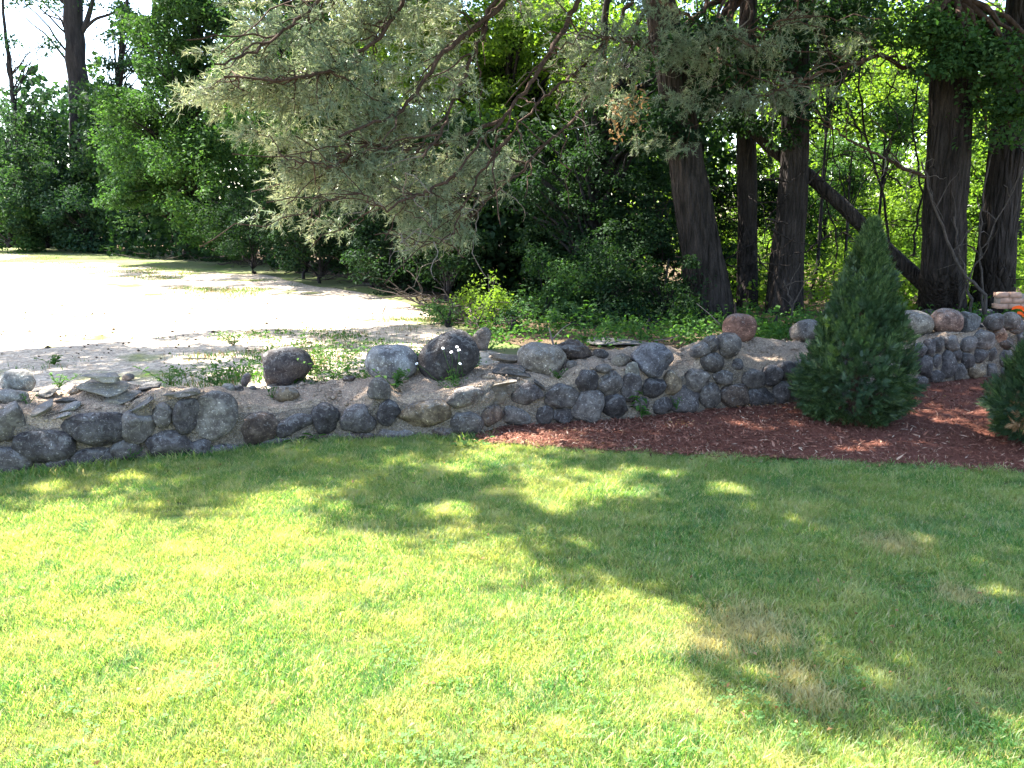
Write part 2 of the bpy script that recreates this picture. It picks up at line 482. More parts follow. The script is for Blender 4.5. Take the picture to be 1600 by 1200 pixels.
# woodland floor: right of / beyond the line where the trees begin
edge_px = [(-400, 379), (0, 383), (90, 386), (200, 395), (330, 402), (450, 416), (560, 440), (640, 462), (700, 492), (760, 530), (830, 548)]
_E = np.array([at_z(a, b, FIELD_Z)[:2] for a, b in edge_px])
def yedge(x):
    return np.where(x > _E[-1, 0], yb(x) + WT, np.interp(x, _E[:, 0], _E[:, 1]))
sheet('woodland_floor', M['litter'], np.r_[np.linspace(-60, -20, 10), np.linspace(-19, 16, 140), np.linspace(17, 60, 10)],
      lambda x: yedge(x) + 0.25 * float(fbm(np.array([[x, 0, 0]]), 1.5, 3, 8)[0]), lambda x: 58.0, FIELD_Z + 0.012, 60, 0.0)

M['verge'] = soil_mat('grassy_verge', [(0.16, 0.16, 0.07), (0.22, 0.18, 0.12), (0.11, 0.15, 0.05)], 14, 0.03, False,
                     (1.1, 0.50, (0.08, 0.13, 0.03), (0.16, 0.20, 0.06)))
_vw = [(-60, 4.0), (-17, 5.0), (-12, 5.5), (-8, 4.5), (-6, 3.2), (-4, 2.2), (-2.5, 1.4), (-1, 0.8), (20, 0.5)]
def vlo(x):
    e = float(yedge(x)); w = np.interp(x, [a for a, _ in _vw], [b for _, b in _vw])
    return max(float(yb(x)) + WT, e - w * (1 + 0.45 * float(fbm(np.array([[x, 3, 0]]), 0.9, 4, 8)[0])))
sheet('grassy_verge', M['verge'], np.r_[np.linspace(-60, -20, 10), np.linspace(-19, 0.5, 160)], vlo, lambda x: float(yedge(x)) + 0.6, FIELD_Z + 0.006, 8, 0.0)

# ------------------------------------------------------------------ stone wall
def ico(level):
    bm = bmesh.new(); bmesh.ops.create_icosphere(bm, subdivisions=level, radius=1.0)
    V = np.array([v.co[:] for v in bm.verts]); F = np.array([[v.index for v in f.verts] for f in bm.faces]); bm.free()
    return V, F
ICO = {k: ico(k) for k in (2, 3, 4)}

def rock(c, r, tilt=0.0, yaw=0.0, seed=0, lump=0.16, boxy=0.0, cuts=0, level=3, layers=0.0, rough=0.02):
    V, F = ICO[level]; V = V.copy()
    if boxy > 0:
        e = 1 - boxy
        V = np.sign(V) * np.abs(V) ** e
        V /= np.max(np.abs(V), axis=0)
    rs = np.random.default_rng(seed + 1000)
    if cuts:
        for _ in range(cuts):
            n = unit(rs.normal(size=3) * [1, 1, 0.8]); h = rs.uniform(0.55, 0.85)
            s = V @ n
            V = V - np.where(s > h, s - h, 0)[:, None] * n
    D = unit(V)
    disp = lump * fbm(D + seed * 7.13, 1.15, 2, seed) + lump * 0.35 * fbm(D + seed * 2.7, 2.6, 2, seed + 9) + rough * fbm(D + seed * 3.1, 7, 3, seed + 5)
    V = V * (1 + disp)[:, None]
    if layers > 0:
        ph = np.floor((V[:, 2] + 1) * layers)
        V[:, :2] *= (1 + 0.10 * (_hash(ph, ph * 0, ph * 0, seed) - 0.6))[:, None]
    ext = (V.max(0) - V.min(0)) / 2
    V = (V - (V.max(0) + V.min(0)) / 2) / ext
    V = V * np.asarray(r)
    ct, st = math.cos(tilt), math.sin(tilt)
    Ry = np.array([[ct, 0, st], [0, 1, 0], [-st, 0, ct]])
    cy, sy = math.cos(yaw), math.sin(yaw)
    Rz = np.array([[cy, -sy, 0], [sy, cy, 0], [0, 0, 1]])
    return V @ Ry.T @ Rz.T, F

def rock_obj(name, c, r, color, parent=None, mat=None, smooth=True, **kw):
    V, F = rock(c, r, **kw)
    mb = MB(); mb.add(V, F)
    me = mb.mesh(name, smooth); me.materials.append(mat or M['stone'])
    o = bpy.data.objects.new(name, me); scene.collection.objects.link(o)
    if parent is not None:
        o.parent = parent; c = np.asarray(c) - np.array(parent.location[:])
    o.location = [float(k) for k in c]
    o.color = (*[min(0.74, k * m_) for k, m_ in zip(color, (1.62, 1.53, 1.47))], 1)
    return o

DK, DG, GR, LG, TN, BG, PK, BR, WH = ((0.105, 0.10, 0.102), (0.15, 0.143, 0.142), (0.20, 0.19, 0.18), (0.28, 0.265, 0.245), (0.30, 0.245, 0.17),
                                  (0.36, 0.31, 0.245), (0.38, 0.215, 0.155), (0.18, 0.145, 0.12), (0.50, 0.46, 0.40))
wall = thing('stone_wall', (0, float(yb(0)), 0), 'low fieldstone and mortar wall running across the yard behind the lawn and mulch', 'wall')
# mortar body
xs = np.r_[np.arange(-9.5, -5, 0.15), np.arange(-5, 7, 0.03), np.arange(7, 10, 0.15)]
V = []
rows = 18
for x in xs:
    y0, a = float(yb(x)), float(zf(x))
    for k in range(rows):
        q = k / (rows - 1)
        z = -0.08 + (a + 0.06) * q
        V.append((x, y0 + 0.035 + BAT * max(z, 0) + (0.06 * max(0, q - 0.88) / 0.12), z))
    V.append((x, y0 + 0.35, a - 0.05)); V.append((x, y0 + 0.5, -0.08))
V = np.array(V)
V[:, 1] += -0.012 + 0.040 * fbm(V, 6, 3, 4) + 0.014 * fbm(V, 26, 3, 9)
V[:, 2] += np.where(V[:, 2] > 0.02, 0.018 * fbm(V, 9, 3, 14), 0)
mb = MB(); mb.add(V, grid_faces(len(xs), rows + 2))
mb.build('mortar', M['mortar'], wall, smooth=True)
# gravelly top
V = []; rows = 26
for x in xs:
    y0 = float(yb(x))
    for k in range(rows):
        q = k / (rows - 1)
        y = y0 + 0.075 + q * (WT + 0.12)
        z = float(Htop(x, max(y, y0 + 0.05)))
        if k == 0: z -= 0.10
        if k == rows - 1: z = FIELD_Z - 0.1
        V.append((x, y, z + 0.005))
V = np.array(V)
V[:, 2] += 0.035 * fbm(V * [1, 1, 0], 6, 3, 21) + 0.018 * fbm(V * [1, 1, 0], 26, 3, 22)
mb = MB(); mb.add(V, grid_faces(len(xs), rows))
mb.build('gravel_fill', M['fill'], wall, smooth=True)

wall_stones = [  # px, py, half width, half height, tilt (deg, + = right end down), tint
 (8,662,22,31,5,LG),(12,726,32,24,15,GR),(65,700,43,25,4,DG),(145,673,38,26,4,DK),(211,669,24,25,20,LG),(251,652,15,21,8,GR),(288,653,18,28,8,DG),
 (335,652,27,39,6,LG),(261,700,31,25,10,DG),(195,707,22,19,0,GR),(140,717,26,15,0,DG),(306,704,17,15,0,DG),(350,708,29,14,0,GR),(90,729,20,13,0,GR),(230,722,14,9,0,BR),
 (395,673,32,25,-4,BR),(456,668,30,17,-12,DG),(507,656,21,24,0,DK),(557,658,27,23,-18,DG),(591,611,17,19,0,LG),(607,646,18,20,0,DK),(663,648,39,20,-12,TN),
 (620,680,28,13,0,GR),(560,688,24,11,0,BR),(430,695,26,11,0,GR),(500,687,20,9,0,BR),
 (728,625,29,20,10,LG),(728,662,25,18,12,GR),(767,650,16,16,0,BR),(807,652,25,15,20,GR),(823,618,25,17,0,DG),(878,619,28,17,2,GR),(850,650,14,16,5,DG),
 (879,652,18,14,0,DG),(917,638,26,27,-10,GR),(917,599,17,19,5,DG),(952,600,21,19,0,GR),(960,636,21,19,20,DK),(986,605,16,23,12,DG),(690,680,20,12,0,BR),
 (1021,608,19,16,-8,DK),(1051,600,14,19,12,TN),(1090,597,20,18,15,LG),(1034,636,16,14,0,DG),(1000,633,12,12,0,GR),(1068,624,24,21,5,DG),(1108,620,17,19,-14,GR),(1147,619,25,19,10,BR),
 (1187,620,27,15,6,DG),(1178,594,20,15,5,GR),(1206,588,15,16,0,DG),(1222,614,15,18,0,DG),(1229,580,15,14,0,DG),(1130,590,16,12,0,GR),
 (1250,610,15,18,0,DG),(1256,578,14,15,10,GR),(1280,600,17,17,0,DG),(1290,566,16,14,0,GR),(1312,590,15,17,0,BR),(1345,585,17,17,8,DG),(1325,558,16,13,0,DG),(1360,552,16,13,0,GR),
 (1380,580,16,17,0,DG),(1395,548,15,12,0,DG),(1412,578,14,16,0,GR),(1412,602,15,10,0,DG),(1370,606,18,10,0,DG),(1320,614,20,10,0,DG),
 (1435,549,15,11,-8,DG),(1454,545,9,14,-10,DG),(1467,540,10,12,0,GR),(1489,537,15,13,8,LG),(1515,539,14,12,0,GR),(1538,532,17,15,8,LG),(1444,574,14,17,0,DG),
 (1464,567,9,13,12,DG),(1481,571,14,22,0,DG),(1494,556,9,10,0,DG),(1512,564,11,13,0,DG),(1532,557,11,12,0,DG),(1550,557,10,13,0,GR),(1462,589,12,10,0,DG),
 (1501,582,11,13,0,GR),(1526,579,16,13,-5,TN),(1550,578,10,10,0,GR),(1440,597,12,9,0,GR),(1573,562,13,14,0,GR),(1572,540,12,12,0,BR),(1575,582,14,10,0,DG),(1596,552,13,14,0,DG),
 (1600,530,13,12,0,GR),(1598,575,13,11,0,DG),(1562,524,12,11,0,PK),(1590,512,14,10,0,GR),(1622,560,14,15,0,DG),(1625,530,14,14,0,GR),(1650,545,14,15,0,DG),(1650,515,14,13,0,LG),
 (-35,668,24,26,0,DG),(-50,715,28,22,0,GR),(-95,680,28,24,0,DG),(-110,725,30,20,0,GR)]
def place_wall_stone(i, px, py, hw, hh, tl, col):
    P = face_hit(px, py); s = P[1] / cp / FPX * 1.02
    rx, rz = hw * s, hh * s
    ry = 0.70 * min(rx, rz) + 0.02
    slope = math.atan2(float(yb(P[0] + 0.1) - yb(P[0] - 0.1)), 0.2)
    k = rng.uniform(1.05, 1.5)
    rock_obj('stone', P + [0, 0.035, 0], (rx / math.cos(slope) * 1.07, ry, rz * 1.07), tuple(c * k for c in col), wall, tilt=R(tl), yaw=slope, seed=i, lump=0.26, boxy=0.12, cuts=int(rng.integers(1, 5)), rough=0.06)
for i, a in enumerate(wall_stones): place_wall_stone(i, *a)

# stones that rise above the wall face as a small mortared pile
for i, (px, py, hw, hh, tl, col) in enumerate([(1114,567,24,17,22,GR),(1151,572,13,11,0,DG),(1139,541,21,22,18,LG),(1112,538,14,14,30,GR),(1097,548,20,11,-25,LG)]):
    P = face_hit(px, py) + [0, 0.05, 0]; s = P[1] / FPX
    rock_obj('stone', P, (hw * s, 0.8 * min(hw, hh) * s + 0.03, hh * s), col, wall, tilt=R(tl), yaw=0.3, seed=300 + i, lump=0.18, rough=0.04)

# loose boulders and slabs lying on the wall: each its own thing
def on_wall(px, py, hh, hw, deep=0.8, sink=0.0):
    C = ray_top(px, py + hh * 0.92)
    Y = C[1] + hw * C[1] / FPX * deep * 0.75
    P = at_y(px, py, Y)
    return P, Y / cp / FPX * 1.0

def boulder(px, py, hw, hh, tl, col, label, seed, mat=None, deep=0.85, cuts=0, boxy=0.05, name='boulder', cat='boulder', group='boulders set on top of the wall', level=4, lump=0.2, smooth=True, layers=0, dy=0):
    P, s = on_wall(px, py, hh, hw, deep)
    P = P + [0, dy, 0]
    o = rock_obj(name, P, (hw * s, hw * s * deep, hh * s), col, None, mat, smooth, tilt=R(tl), seed=seed, lump=lump, boxy=boxy, cuts=cuts, level=level, layers=layers, rough=0.03)
    return tag(o, label, cat, group)

B = boulder
B(447,573,44,32,-8,DG,'dark grey rounded boulder standing alone between the small white rocks and the cream boulder',1, cuts=3)
B(612,567,42,29,0,(0.68,0.64,0.56),'cream white boulder with a green leafy weed growing against its front',2)
B(701,560,50,39,-30,DK,'largest boulder on the wall, dark charcoal, with white daisies in front of it',3, lump=0.12)
B(846,562,39,25,8,(0.50,0.42,0.36),'smooth tan domed boulder with a layered broken underside',4, boxy=0.15)
B(1020,564,34,29,0,(0.27,0.28,0.31),'bluish grey boulder just right of the long flat slab',5, boxy=0.12, cuts=2)
B(1155,513,26,23,4,(0.47,0.265,0.20),'round pinkish boulder with a pale band, perched behind the mortared pile',6, boxy=0.12, lump=0.06)
B(1258,517,24,18,-15,LG,'pale grey boulder half hidden behind the left side of the arborvitae',7)
B(1429,505,30,20,10,(0.50,0.43,0.36),'large smooth tan-grey boulder just right of the arborvitae',8, lump=0.08)
B(1479,503,25,21,6,(0.46,0.32,0.26),'smooth brown-pink boulder in front of the thick trunk',9, lump=0.08)
B(1512,503,18,17,0,(0.22,0.235,0.235),'angular blue-grey rock right of the brown-pink boulder',10, cuts=8, boxy=0.1, smooth=False)
B(1552,503,14,14,0,GR,'dull greenish grey stone near the tilted thin slabs',11)
B(1578,502,15,15,20,LG,'grey stone with a sunlit pale top below the orange flagging',12)
B(1538,490,15,8,0,GR,'low flat-topped grey stone behind the tilted thin slabs',13, cuts=3)
B(1452,490,14,7,0,GR,'small grey stone wedged behind the two smooth boulders',14, cuts=3)
B(22,597,31,21,0,(0.60,0.54,0.46),'cream boulder with a dark right end at the left end of the visible wall',15, cuts=2)
B(18,619,24,11,12,(0.5,0.46,0.42),'pale elongated stone lying in front of the leftmost cream boulder',16)
B(449,617,19,12,-4,TN,'small tan speckled cobble below the dark grey boulder',17)
B(752,531,15,20,22,(0.36,0.31,0.26),'upright pale brown jagged rock leaning on the largest charcoal boulder',18, cuts=8, smooth=False, deep=0.7, dy=0.06)
B(939,553,12,8,10,GR,'small rounded grey stone under the left end of the long slab',19)
B(970,563,17,11,-6,(0.30,0.27,0.22),'rough brown-grey stone left of the bluish boulder',20, cuts=4)
B(989,579,12,14,15,WH,'white angular stone leaning on the left of the bluish boulder',21, cuts=6, smooth=False, deep=0.5)
B(943,576,13,8,0,LG,'pale cobble half sunk in the gravel above the wall stones',22)
B(892,571,9,8,0,LG,'small pale cobble at the right foot of the tan domed boulder',23)
B(357,607,11,8,10,WH,'largest of the little white rocks left of the dark grey boulder',24, cuts=5, smooth=False, level=3)
B(373,608,8,6,0,GR,'little grey rock between the white rocks and the dark grey boulder',25, cuts=4, level=3)
B(384,594,7,13,15,(0.26,0.24,0.24),'little upright grey-brown rock beside the dark grey boulder',26, cuts=5, smooth=False, level=3)
B(395,607,6,5,0,LG,'smallest pale pebble at the left foot of the dark grey boulder',27, level=3)
B(200,590,9,7,0,LG,'small grey rock behind the stack of pale slabs',28, cuts=5, smooth=False, level=3)
B(546,592,10,6,0,BR,'small dark rock in a hollow left of the cream white boulder',29, cuts=4, level=3)
B(893,547,37,17,8,(0.13,0.105,0.09),'dark brown crumbling lump of earth and rock behind the tan domed boulder',30, cuts=3, lump=0.35, layers=4)

def slab(px, py, hw, hh, tl, col, label, seed, deep=0.7, thick=None, dy=0, yaw=0.0, group='flat slabs lying on the wall', pitch=0.0, dz=0.0, base=None):
    C = ray_top(*(base or (px, py + hh * 0.85)))
    Y = C[1] + hw * C[1] / FPX * deep * 0.6 + dy
    P = at_y(px, py, Y); s = Y / cp / FPX
    rz = (thick or max(hh * 0.45, hh - hw * deep * 0.30)) * s
    V, F = rock(P, (hw * s, hw * s * deep, rz), seed=seed, lump=0.22, boxy=0.45, cuts=8, level=4, layers=2.0, rough=0.07, tilt=R(tl), yaw=yaw)
    ca, sa = math.cos(pitch), math.sin(pitch)
    V = V @ np.array([[1, 0, 0], [0, ca, -sa], [0, sa, ca]]).T
    mb = MB(); mb.add(V, F)
    me = mb.mesh('flat_stone', False); me.materials.append(M['slab'])
    o = bpy.data.objects.new('flat_stone', me); scene.collection.objects.link(o)
    o.location = [float(P[0]), float(P[1]), float(P[2] + dz)]; o.color = (*col, 1)
    return tag(o, label, 'flat stone', group)
SL = (0.70, 0.63, 0.53)
slab(177,621,37,11,-12,SL,'bottom slab of the stack of pale flat stones',51, deep=0.8, pitch=R(10), thick=8)
slab(161,605,41,10,4,SL,'middle slab of the stack of pale flat stones',52, deep=0.7, pitch=R(5), thick=8, base=(175, 632))
slab(160,589,32,8,2,(0.74,0.68,0.58),'top slab of the stack of pale flat stones',53, deep=0.65, thick=7, base=(175, 632))
slab(72,615,22,10,-14,(0.62,0.56,0.48),'pale slab between the leftmost boulder and the slab stack',54)
slab(60,643,28,14,-18,(0.62,0.56,0.48),'broad tilted pale slab in front of the leftmost stones',55, pitch=R(18), deep=0.8)
slab(108,637,19,8,-20,(0.62,0.6,0.56),'white flat stone chip below the slab stack',56, pitch=R(15))
slab(100,650,12,6,-18,(0.62,0.6,0.56),'smallest white stone chip below the slab stack',57, pitch=R(15))
slab(105,625,17,8,0,(0.22,0.20,0.18),'shaded brown slab tucked left under the slab stack',58)
slab(233,604,18,9,-4,(0.33,0.32,0.31),'grey block-like slab right of the slab stack',59, thick=7)
slab(794,559,32,9,8,(0.64,0.54,0.44),'upper pale brown slab right of the largest charcoal boulder',60, deep=0.6, thick=6, dy=-0.05)
slab(797,578,34,11,4,(0.27,0.25,0.24),'lower grey slab right of the largest charcoal boulder',61, deep=0.6, thick=7)
slab(973,535,57,6,3,(0.56,0.52,0.47),'long thin slab bridging the gap left of the bluish boulder',62, deep=0.45, thick=4.0, dy=-0.12)
slab(940,528,14,4,0,(0.34,0.32,0.31),'small thin chip lying on the long slab',63, deep=0.6, thick=2.5, dy=0.0, dz=0.0)
slab(842,601,12,5,38,(0.22,0.20,0.19),'thin dark shard stuck at a slant above the wall stones',64, deep=0.5)
slab(777,614,17,21,-8,(0.36,0.30,0.23),'broken fan-shaped tan stone set in the wall top',65, deep=0.35, pitch=R(-20))
slab(1541,502,20,3,42,(0.16,0.15,0.15),'upper thin dark slab tilted right of the blue-grey rock',66, deep=0.6, thick=3)
slab(1530,510,16,3,45,(0.19,0.18,0.17),'lower thin dark slab tilted right of the blue-grey rock',67, deep=0.6, thick=3)
slab(222,632,22,7,-30,(0.45,0.43,0.41),'pale mortar-crusted slab above the left wall stones',68, deep=0.6, pitch=R(18))
slab(290,612,30,7,0,(0.40,0.36,0.31),'flat capping slab overhanging three upright wall stones',69, deep=0.8, thick=5)
slab(780,600,0.1+30,7,-12,(0.42,0.37,0.30),'thin pale slab beside the fan-shaped stone',70, deep=0.6)

# pebbles on the gravel top (nobody could count them)
mb = MB(); V0, F0 = ICO[2]
n = 4200
X = rng.uniform(-4.2, 6.0, n); W = rng.uniform(0.08, 0.62, n); S = rng.lognormal(math.log(0.0065), 0.55, n)
for x, w, s in zip(X, W, S):
    y = float(yb(x)) + w; z = float(Htop(x, y)) + s * 0.3
    bmV, bmF = ICO_L = (V0[:12], None) if False else (None, None)
    O = np.array([[1, 0, 0], [-1, 0, 0], [0, 1, 0], [0, -1, 0], [0, 0, 1], [0, 0, -1]]) * rng.uniform(0.6, 1.2, (6, 1))
    Fo = np.array([[0, 2, 4], [2, 1, 4], [1, 3, 4], [3, 0, 4], [2, 0, 5], [1, 2, 5], [3, 1, 5], [0, 3, 5]])
    a = rng.uniform(0, 6.28); ca, sa = math.cos(a), math.sin(a)
    Rm = np.array([[ca, -sa, 0], [sa, ca, 0], [0, 0, 1]])
    mb.add((O @ Rm.T) * s * [1.3, 1.3, 0.8] + [x, y, z], Fo)
o = mb.build('pebbles', M['fill'], wall); o['kind'] = 'stuff'

# broken brick chunk at the wall's far end
P = at_y(1585, 468, 9.3)
chunk = thing('brick_chunk', P, 'broken chunk of pinkish brickwork standing on the wall beside the leaning trunk', 'brickwork')
def box(mb, c, h, rot=0.0, jit=0.0):
    s = np.array([[a, b, d] for a in (-1, 1) for b in (-1, 1) for d in (-1, 1)], float)
    V = s * h + rng.uniform(-jit, jit, (8, 3))
    cr, sr = math.cos(rot), math.sin(rot)
    V = V @ np.array([[cr, -sr, 0], [sr, cr, 0], [0, 0, 1]]).T + c
    mb.add(V, np.array([[0, 1, 3, 2], [4, 6, 7, 5], [0, 4, 5, 1], [2, 3, 7, 6], [0, 2, 6, 4], [1, 5, 7, 3]]))
mb = MB(); box(mb, P + [0.04, 0.06, -0.02], np.array([0.20, 0.06, 0.075])); mb.build('joint_core', M['block_joint'], chunk)
for r_ in range(3):
    cnt = (3, 3, 2)[r_]
    for c_ in range(cnt):
        mb = MB()
        off = (-0.13 if r_ != 1 else -0.09) + c_ * 0.135
        box(mb, P + [off, 0.035, -0.075 + r_ * 0.062], np.array([0.063, 0.05, 0.027]), 0.05, 0.004)
        mb.build('brick', M['block'], chunk)
# orange flagging
P = at_y(1592, 487, 8.9)
fl = thing('flagging_tape', P, 'bright orange marker flagging crumpled on the wall at the right edge', 'marker tape')
mb = MB()
nn = 9
for (x0, z0, L, w, ph) in ((-0.06, 0.03, 0.16, 0.035, 0.0), (-0.01, -0.03, 0.14, 0.03, 1.4)):
    V = []
    for k in range(nn):
        q = k / (nn - 1)
        x = x0 + L * q; z = z0 + 0.02 * math.sin(q * 5 + ph); yy = 0.02 * math.cos(q * 7 + ph)
        V += [P + [x, yy, z + w / 2], P + [x, yy + 0.015, z - w / 2]]
    V = np.array(V); F = np.array([[2 * k, 2 * k + 2, 2 * k + 3, 2 * k + 1] for k in range(nn - 1)]); mb.add(V, F)
mb.build('tape', M['orange'], fl)

# ------------------------------------------------------------------ leaf generators
def leaves(C, N, size, aspect=0.55, bend=0.12, dirv=None):
    n = len(C)
    size = np.broadcast_to(np.asarray(size, float), (n,))[:, None]
    N = unit(N)
    T = rng.normal(size=(n, 3)) if dirv is None else dirv + 0.35 * rng.normal(size=(n, 3))
    A = unit(T - (T * N).sum(1, keepdims=True) * N); Bv = np.cross(N, A)
    V = np.stack([C - A * size * 0.5, C + Bv * size * aspect * 0.5 + N * size * bend + A * size * 0.05 * 0, C + A * size * 0.5 - N * size * bend,
                  C - Bv * size * aspect * 0.5 + N * size * bend], 1).reshape(-1, 3)
    F = np.arange(4 * n).reshape(n, 4)
    return V, F

def clump_points(c, r, n, flat=0.6):
    P = rng.normal(size=(n, 3)); P = unit(P) * (rng.uniform(0, 1, (n, 1)) ** 0.5) * r
    P[:, 2] *= flat
    P[:, 2] -= 0.25 * np.hypot(P[:, 0], P[:, 1]) ** 2 / max(r, 1e-3)
    return c + P

LIT_FILTER = []       # functions that keep crowns from reaching where the photo shows open sun or sky
def keep(P):
    m = np.ones(len(P), bool)
    for f in LIT_FILTER: m &= f(P)
    return m

def shadow_xy(P, z=0.0):
    k = (P[:, 2] - z) / SUN_DIR.z
    return P[:, 0] - SUN_DIR.x * k, P[:, 1] - SUN_DIR.y * k

def in_poly(x, y, poly):
    inside = np.zeros(len(x), bool); n = len(poly); j = n - 1
    for i in range(n):
        xi, yi = poly[i]; xj, yj = poly[j]
        c = ((yi > y) != (yj > y)) & (x < (xj - xi) * (y - yi) / (yj - yi + 1e-12) + xi)
        inside ^= c; j = i
    return inside

# open, sunlit lawn (photo outline brought down to the ground)
lit_px = [(-900, 790), (0, 812), (110, 800), (230, 812), (300, 868), (420, 862), (520, 858), (600, 850), (700, 880), (760, 905), (850, 925), (930, 935), (1010, 925), (1060, 960), (1090, 1010), (1110, 1060),
          (1160, 1090), (1250, 1110), (1330, 1135), (1450, 1125), (1600, 1135), (1900, 1160), (2200, 1500), (-2500, 1500)]
LIT = [tuple(at_z(a, b)[:2]) for a, b in lit_px]
holes_px = [(890, 762, 115, 28), (1010, 742, 50, 8), (1150, 770, 45, 10), (740, 735, 40, 12), (930, 850, 40, 12), (620, 860, 50, 20), (700, 800, 90, 14), (80, 765, 40, 8), (200, 750, 30, 6),
            (1350, 695, 45, 10), (1430, 690, 35, 9), (1290, 705, 40, 6), (1520, 680, 25, 6), (1560, 930, 30, 8), (360, 720, 30, 6)]
HOLES = []
for (a, b, ra, rb) in holes_px:
    c = at_z(a, b); e = at_z(a + ra, b); f = at_z(a, b + rb)
    HOLES.append((c[0], c[1], abs(e[0] - c[0]), abs(f[1] - c[1])))
for (a, b, c_, r_) in ((175, 588, 0.40, 0.22), (20, 590, 0.42, 0.16), (612, 555, 0.40, 0.20), (330, 632, 0.25, 0.10), (235, 628, 0.32, 0.14), (80, 635, 0.33, 0.16), (440, 555, 0.42, 0.12), (700, 535, 0.5, 0.12),
                       (730, 612, 0.33, 0.09), (790, 556, 0.42, 0.12), (590, 625, 0.25, 0.14), (1145, 505, 0.6, 0.10), (1250, 510, 0.5, 0.08), (1430, 492, 0.6, 0.10), (1480, 490, 0.6, 0.06), (1578, 492, 0.55, 0.12), (1020, 545, 0.5, 0.10), (330, 550, 0.25, 0.3), (480, 545, 0.25, 0.35), (620, 535, 0.25, 0.3), (960, 530, 0.45, 0.2), (500, 600, 0.27, 0.12)):
    p = at_z(a, b, c_)[None]; hx, hy = shadow_xy(p); HOLES.append((float(hx[0]), float(hy[0]), r_ * 1.3, r_))
for (a, b, Y_, r_) in ((765, 455, 10.6, 0.42), (830, 470, 10.6, 0.2)):
    hx, hy = shadow_xy(at_y(a, b, Y_)[None]); HOLES.append((float(hx[0]), float(hy[0]), r_ * 1.2, r_))
def lawn_open(P):
    x, y = shadow_xy(P)
    q_ = np.stack([x, y, x * 0], 1)
    jx = 0.16 * vnoise(q_, 2.2, 77) + 0.10 * vnoise(q_, 6.0, 78) + (0.11 * rng.normal(size=len(x)) if len(x) > 1 else 0)
    m = ~in_poly(x + jx, y + jx, LIT)
    thr = 0.8 + 1.6 * vnoise(q_, 7, 5) + (0.45 * rng.normal(size=len(x)) if len(x) > 1 else 0)
    for (cx, cy, rx, ry) in HOLES:
        m &= ((x - cx) / rx) ** 2 + ((y - cy) / ry) ** 2 > thr
    return m
# the sunlit field, at field level
field_px = [(-2500, 545), (0, 548), (120, 540), (240, 528), (330, 516), (450, 512), (560, 512), (680, 503), (690, 490), (600, 484), (500, 474), (380, 458), (260, 452), (200, 440), (150, 424), (60, 408), (-100, 402), (-2500, 400)]
FLD = [tuple(at_z(a, b, FIELD_Z)[:2]) for a, b in field_px]
def field_open(P):
    x, y = shadow_xy(P, FIELD_Z)
    j = 0.25 * vnoise(np.stack([x, y, x * 0], 1), 1.3, 31)
    return ~in_poly(x + j, y + j, FLD)
def sky_gap(P):
    px, py = project(P)
    q = np.stack([px, py, px * 0], 1)
    hole = (px < 232 + 20 * vnoise(q, 0.02, 3)) & (py > -60) & (py < 118 + 45 * vnoise(q, 0.018, 9) + np.clip(px - 0, 0, 120) * 0.05)
    dens = vnoise(q, 0.022, 12) > 0.28          # a few leafy bits stay in the gap
    return ~hole | dens
LIT_FILTER += [lawn_open, field_open]

TREE_REG = {}
def crown(mb, ell, size, flat=0.6, clump=0.42, cover=3.0, filt=True, aspect=0.55, maxn=None, limbs=None, gap=True, shell=0.45):
    """ell: (px, py, Y, rx_px, ry_px, depth_m). Leaves gathered in clumps."""
    size = size * 0.8
    for (px, py, Y, rx, ry, rd) in ell:
        c = at_y(px, py, Y); s = Y / FPX
        A = math.pi * rx * ry; lp = (size / s) ** 2 * aspect * 0.5
        n = int(1.35 * cover * A / max(lp, 1.2))
        if maxn: n = min(n, maxn)
        rr = clump * rng.uniform(0.7, 1.3)
        vol = (rx * s) * (ry * s) * rd
        nc = max(6, int(1.5 * vol / (clump ** 3) / 1.0))
        nc = min(nc, max(6, n // 25))
        D = unit(rng.normal(size=(nc, 3))) * (rng.uniform(0, 1, (nc, 1)) ** shell)
        CC = c + D * [rx * s, rd, ry * s]
        if limbs is not None: limbs.extend([q for q in CC[::max(1, nc // 14)]])
        per = max(8, n // nc)
        Pts, Nn = [], []
        for q in CC:
            r = clump * rng.uniform(0.55, 1.35)
            k = int(per * rng.uniform(0.5, 1.5))
            P = clump_points(q, r, k, flat)
            Pts.append(P); Nn.append((P - q) / r * 0.8 + rng.normal(size=(k, 3)) * 0.55 + [0, 0, 0.75])
        P = np.concatenate(Pts); N = np.concatenate(Nn)
        P[:, 2] = np.maximum(P[:, 2], FIELD_Z + 0.02)
        m = np.ones(len(P), bool)
        if filt: m &= keep(P)
        if gap: m &= sky_gap(P)
        P, N = P[m], N[m]
        V, F = leaves(P, N, size * rng.uniform(0.6, 1.3, len(P)), aspect)
        mb.add(V, F)

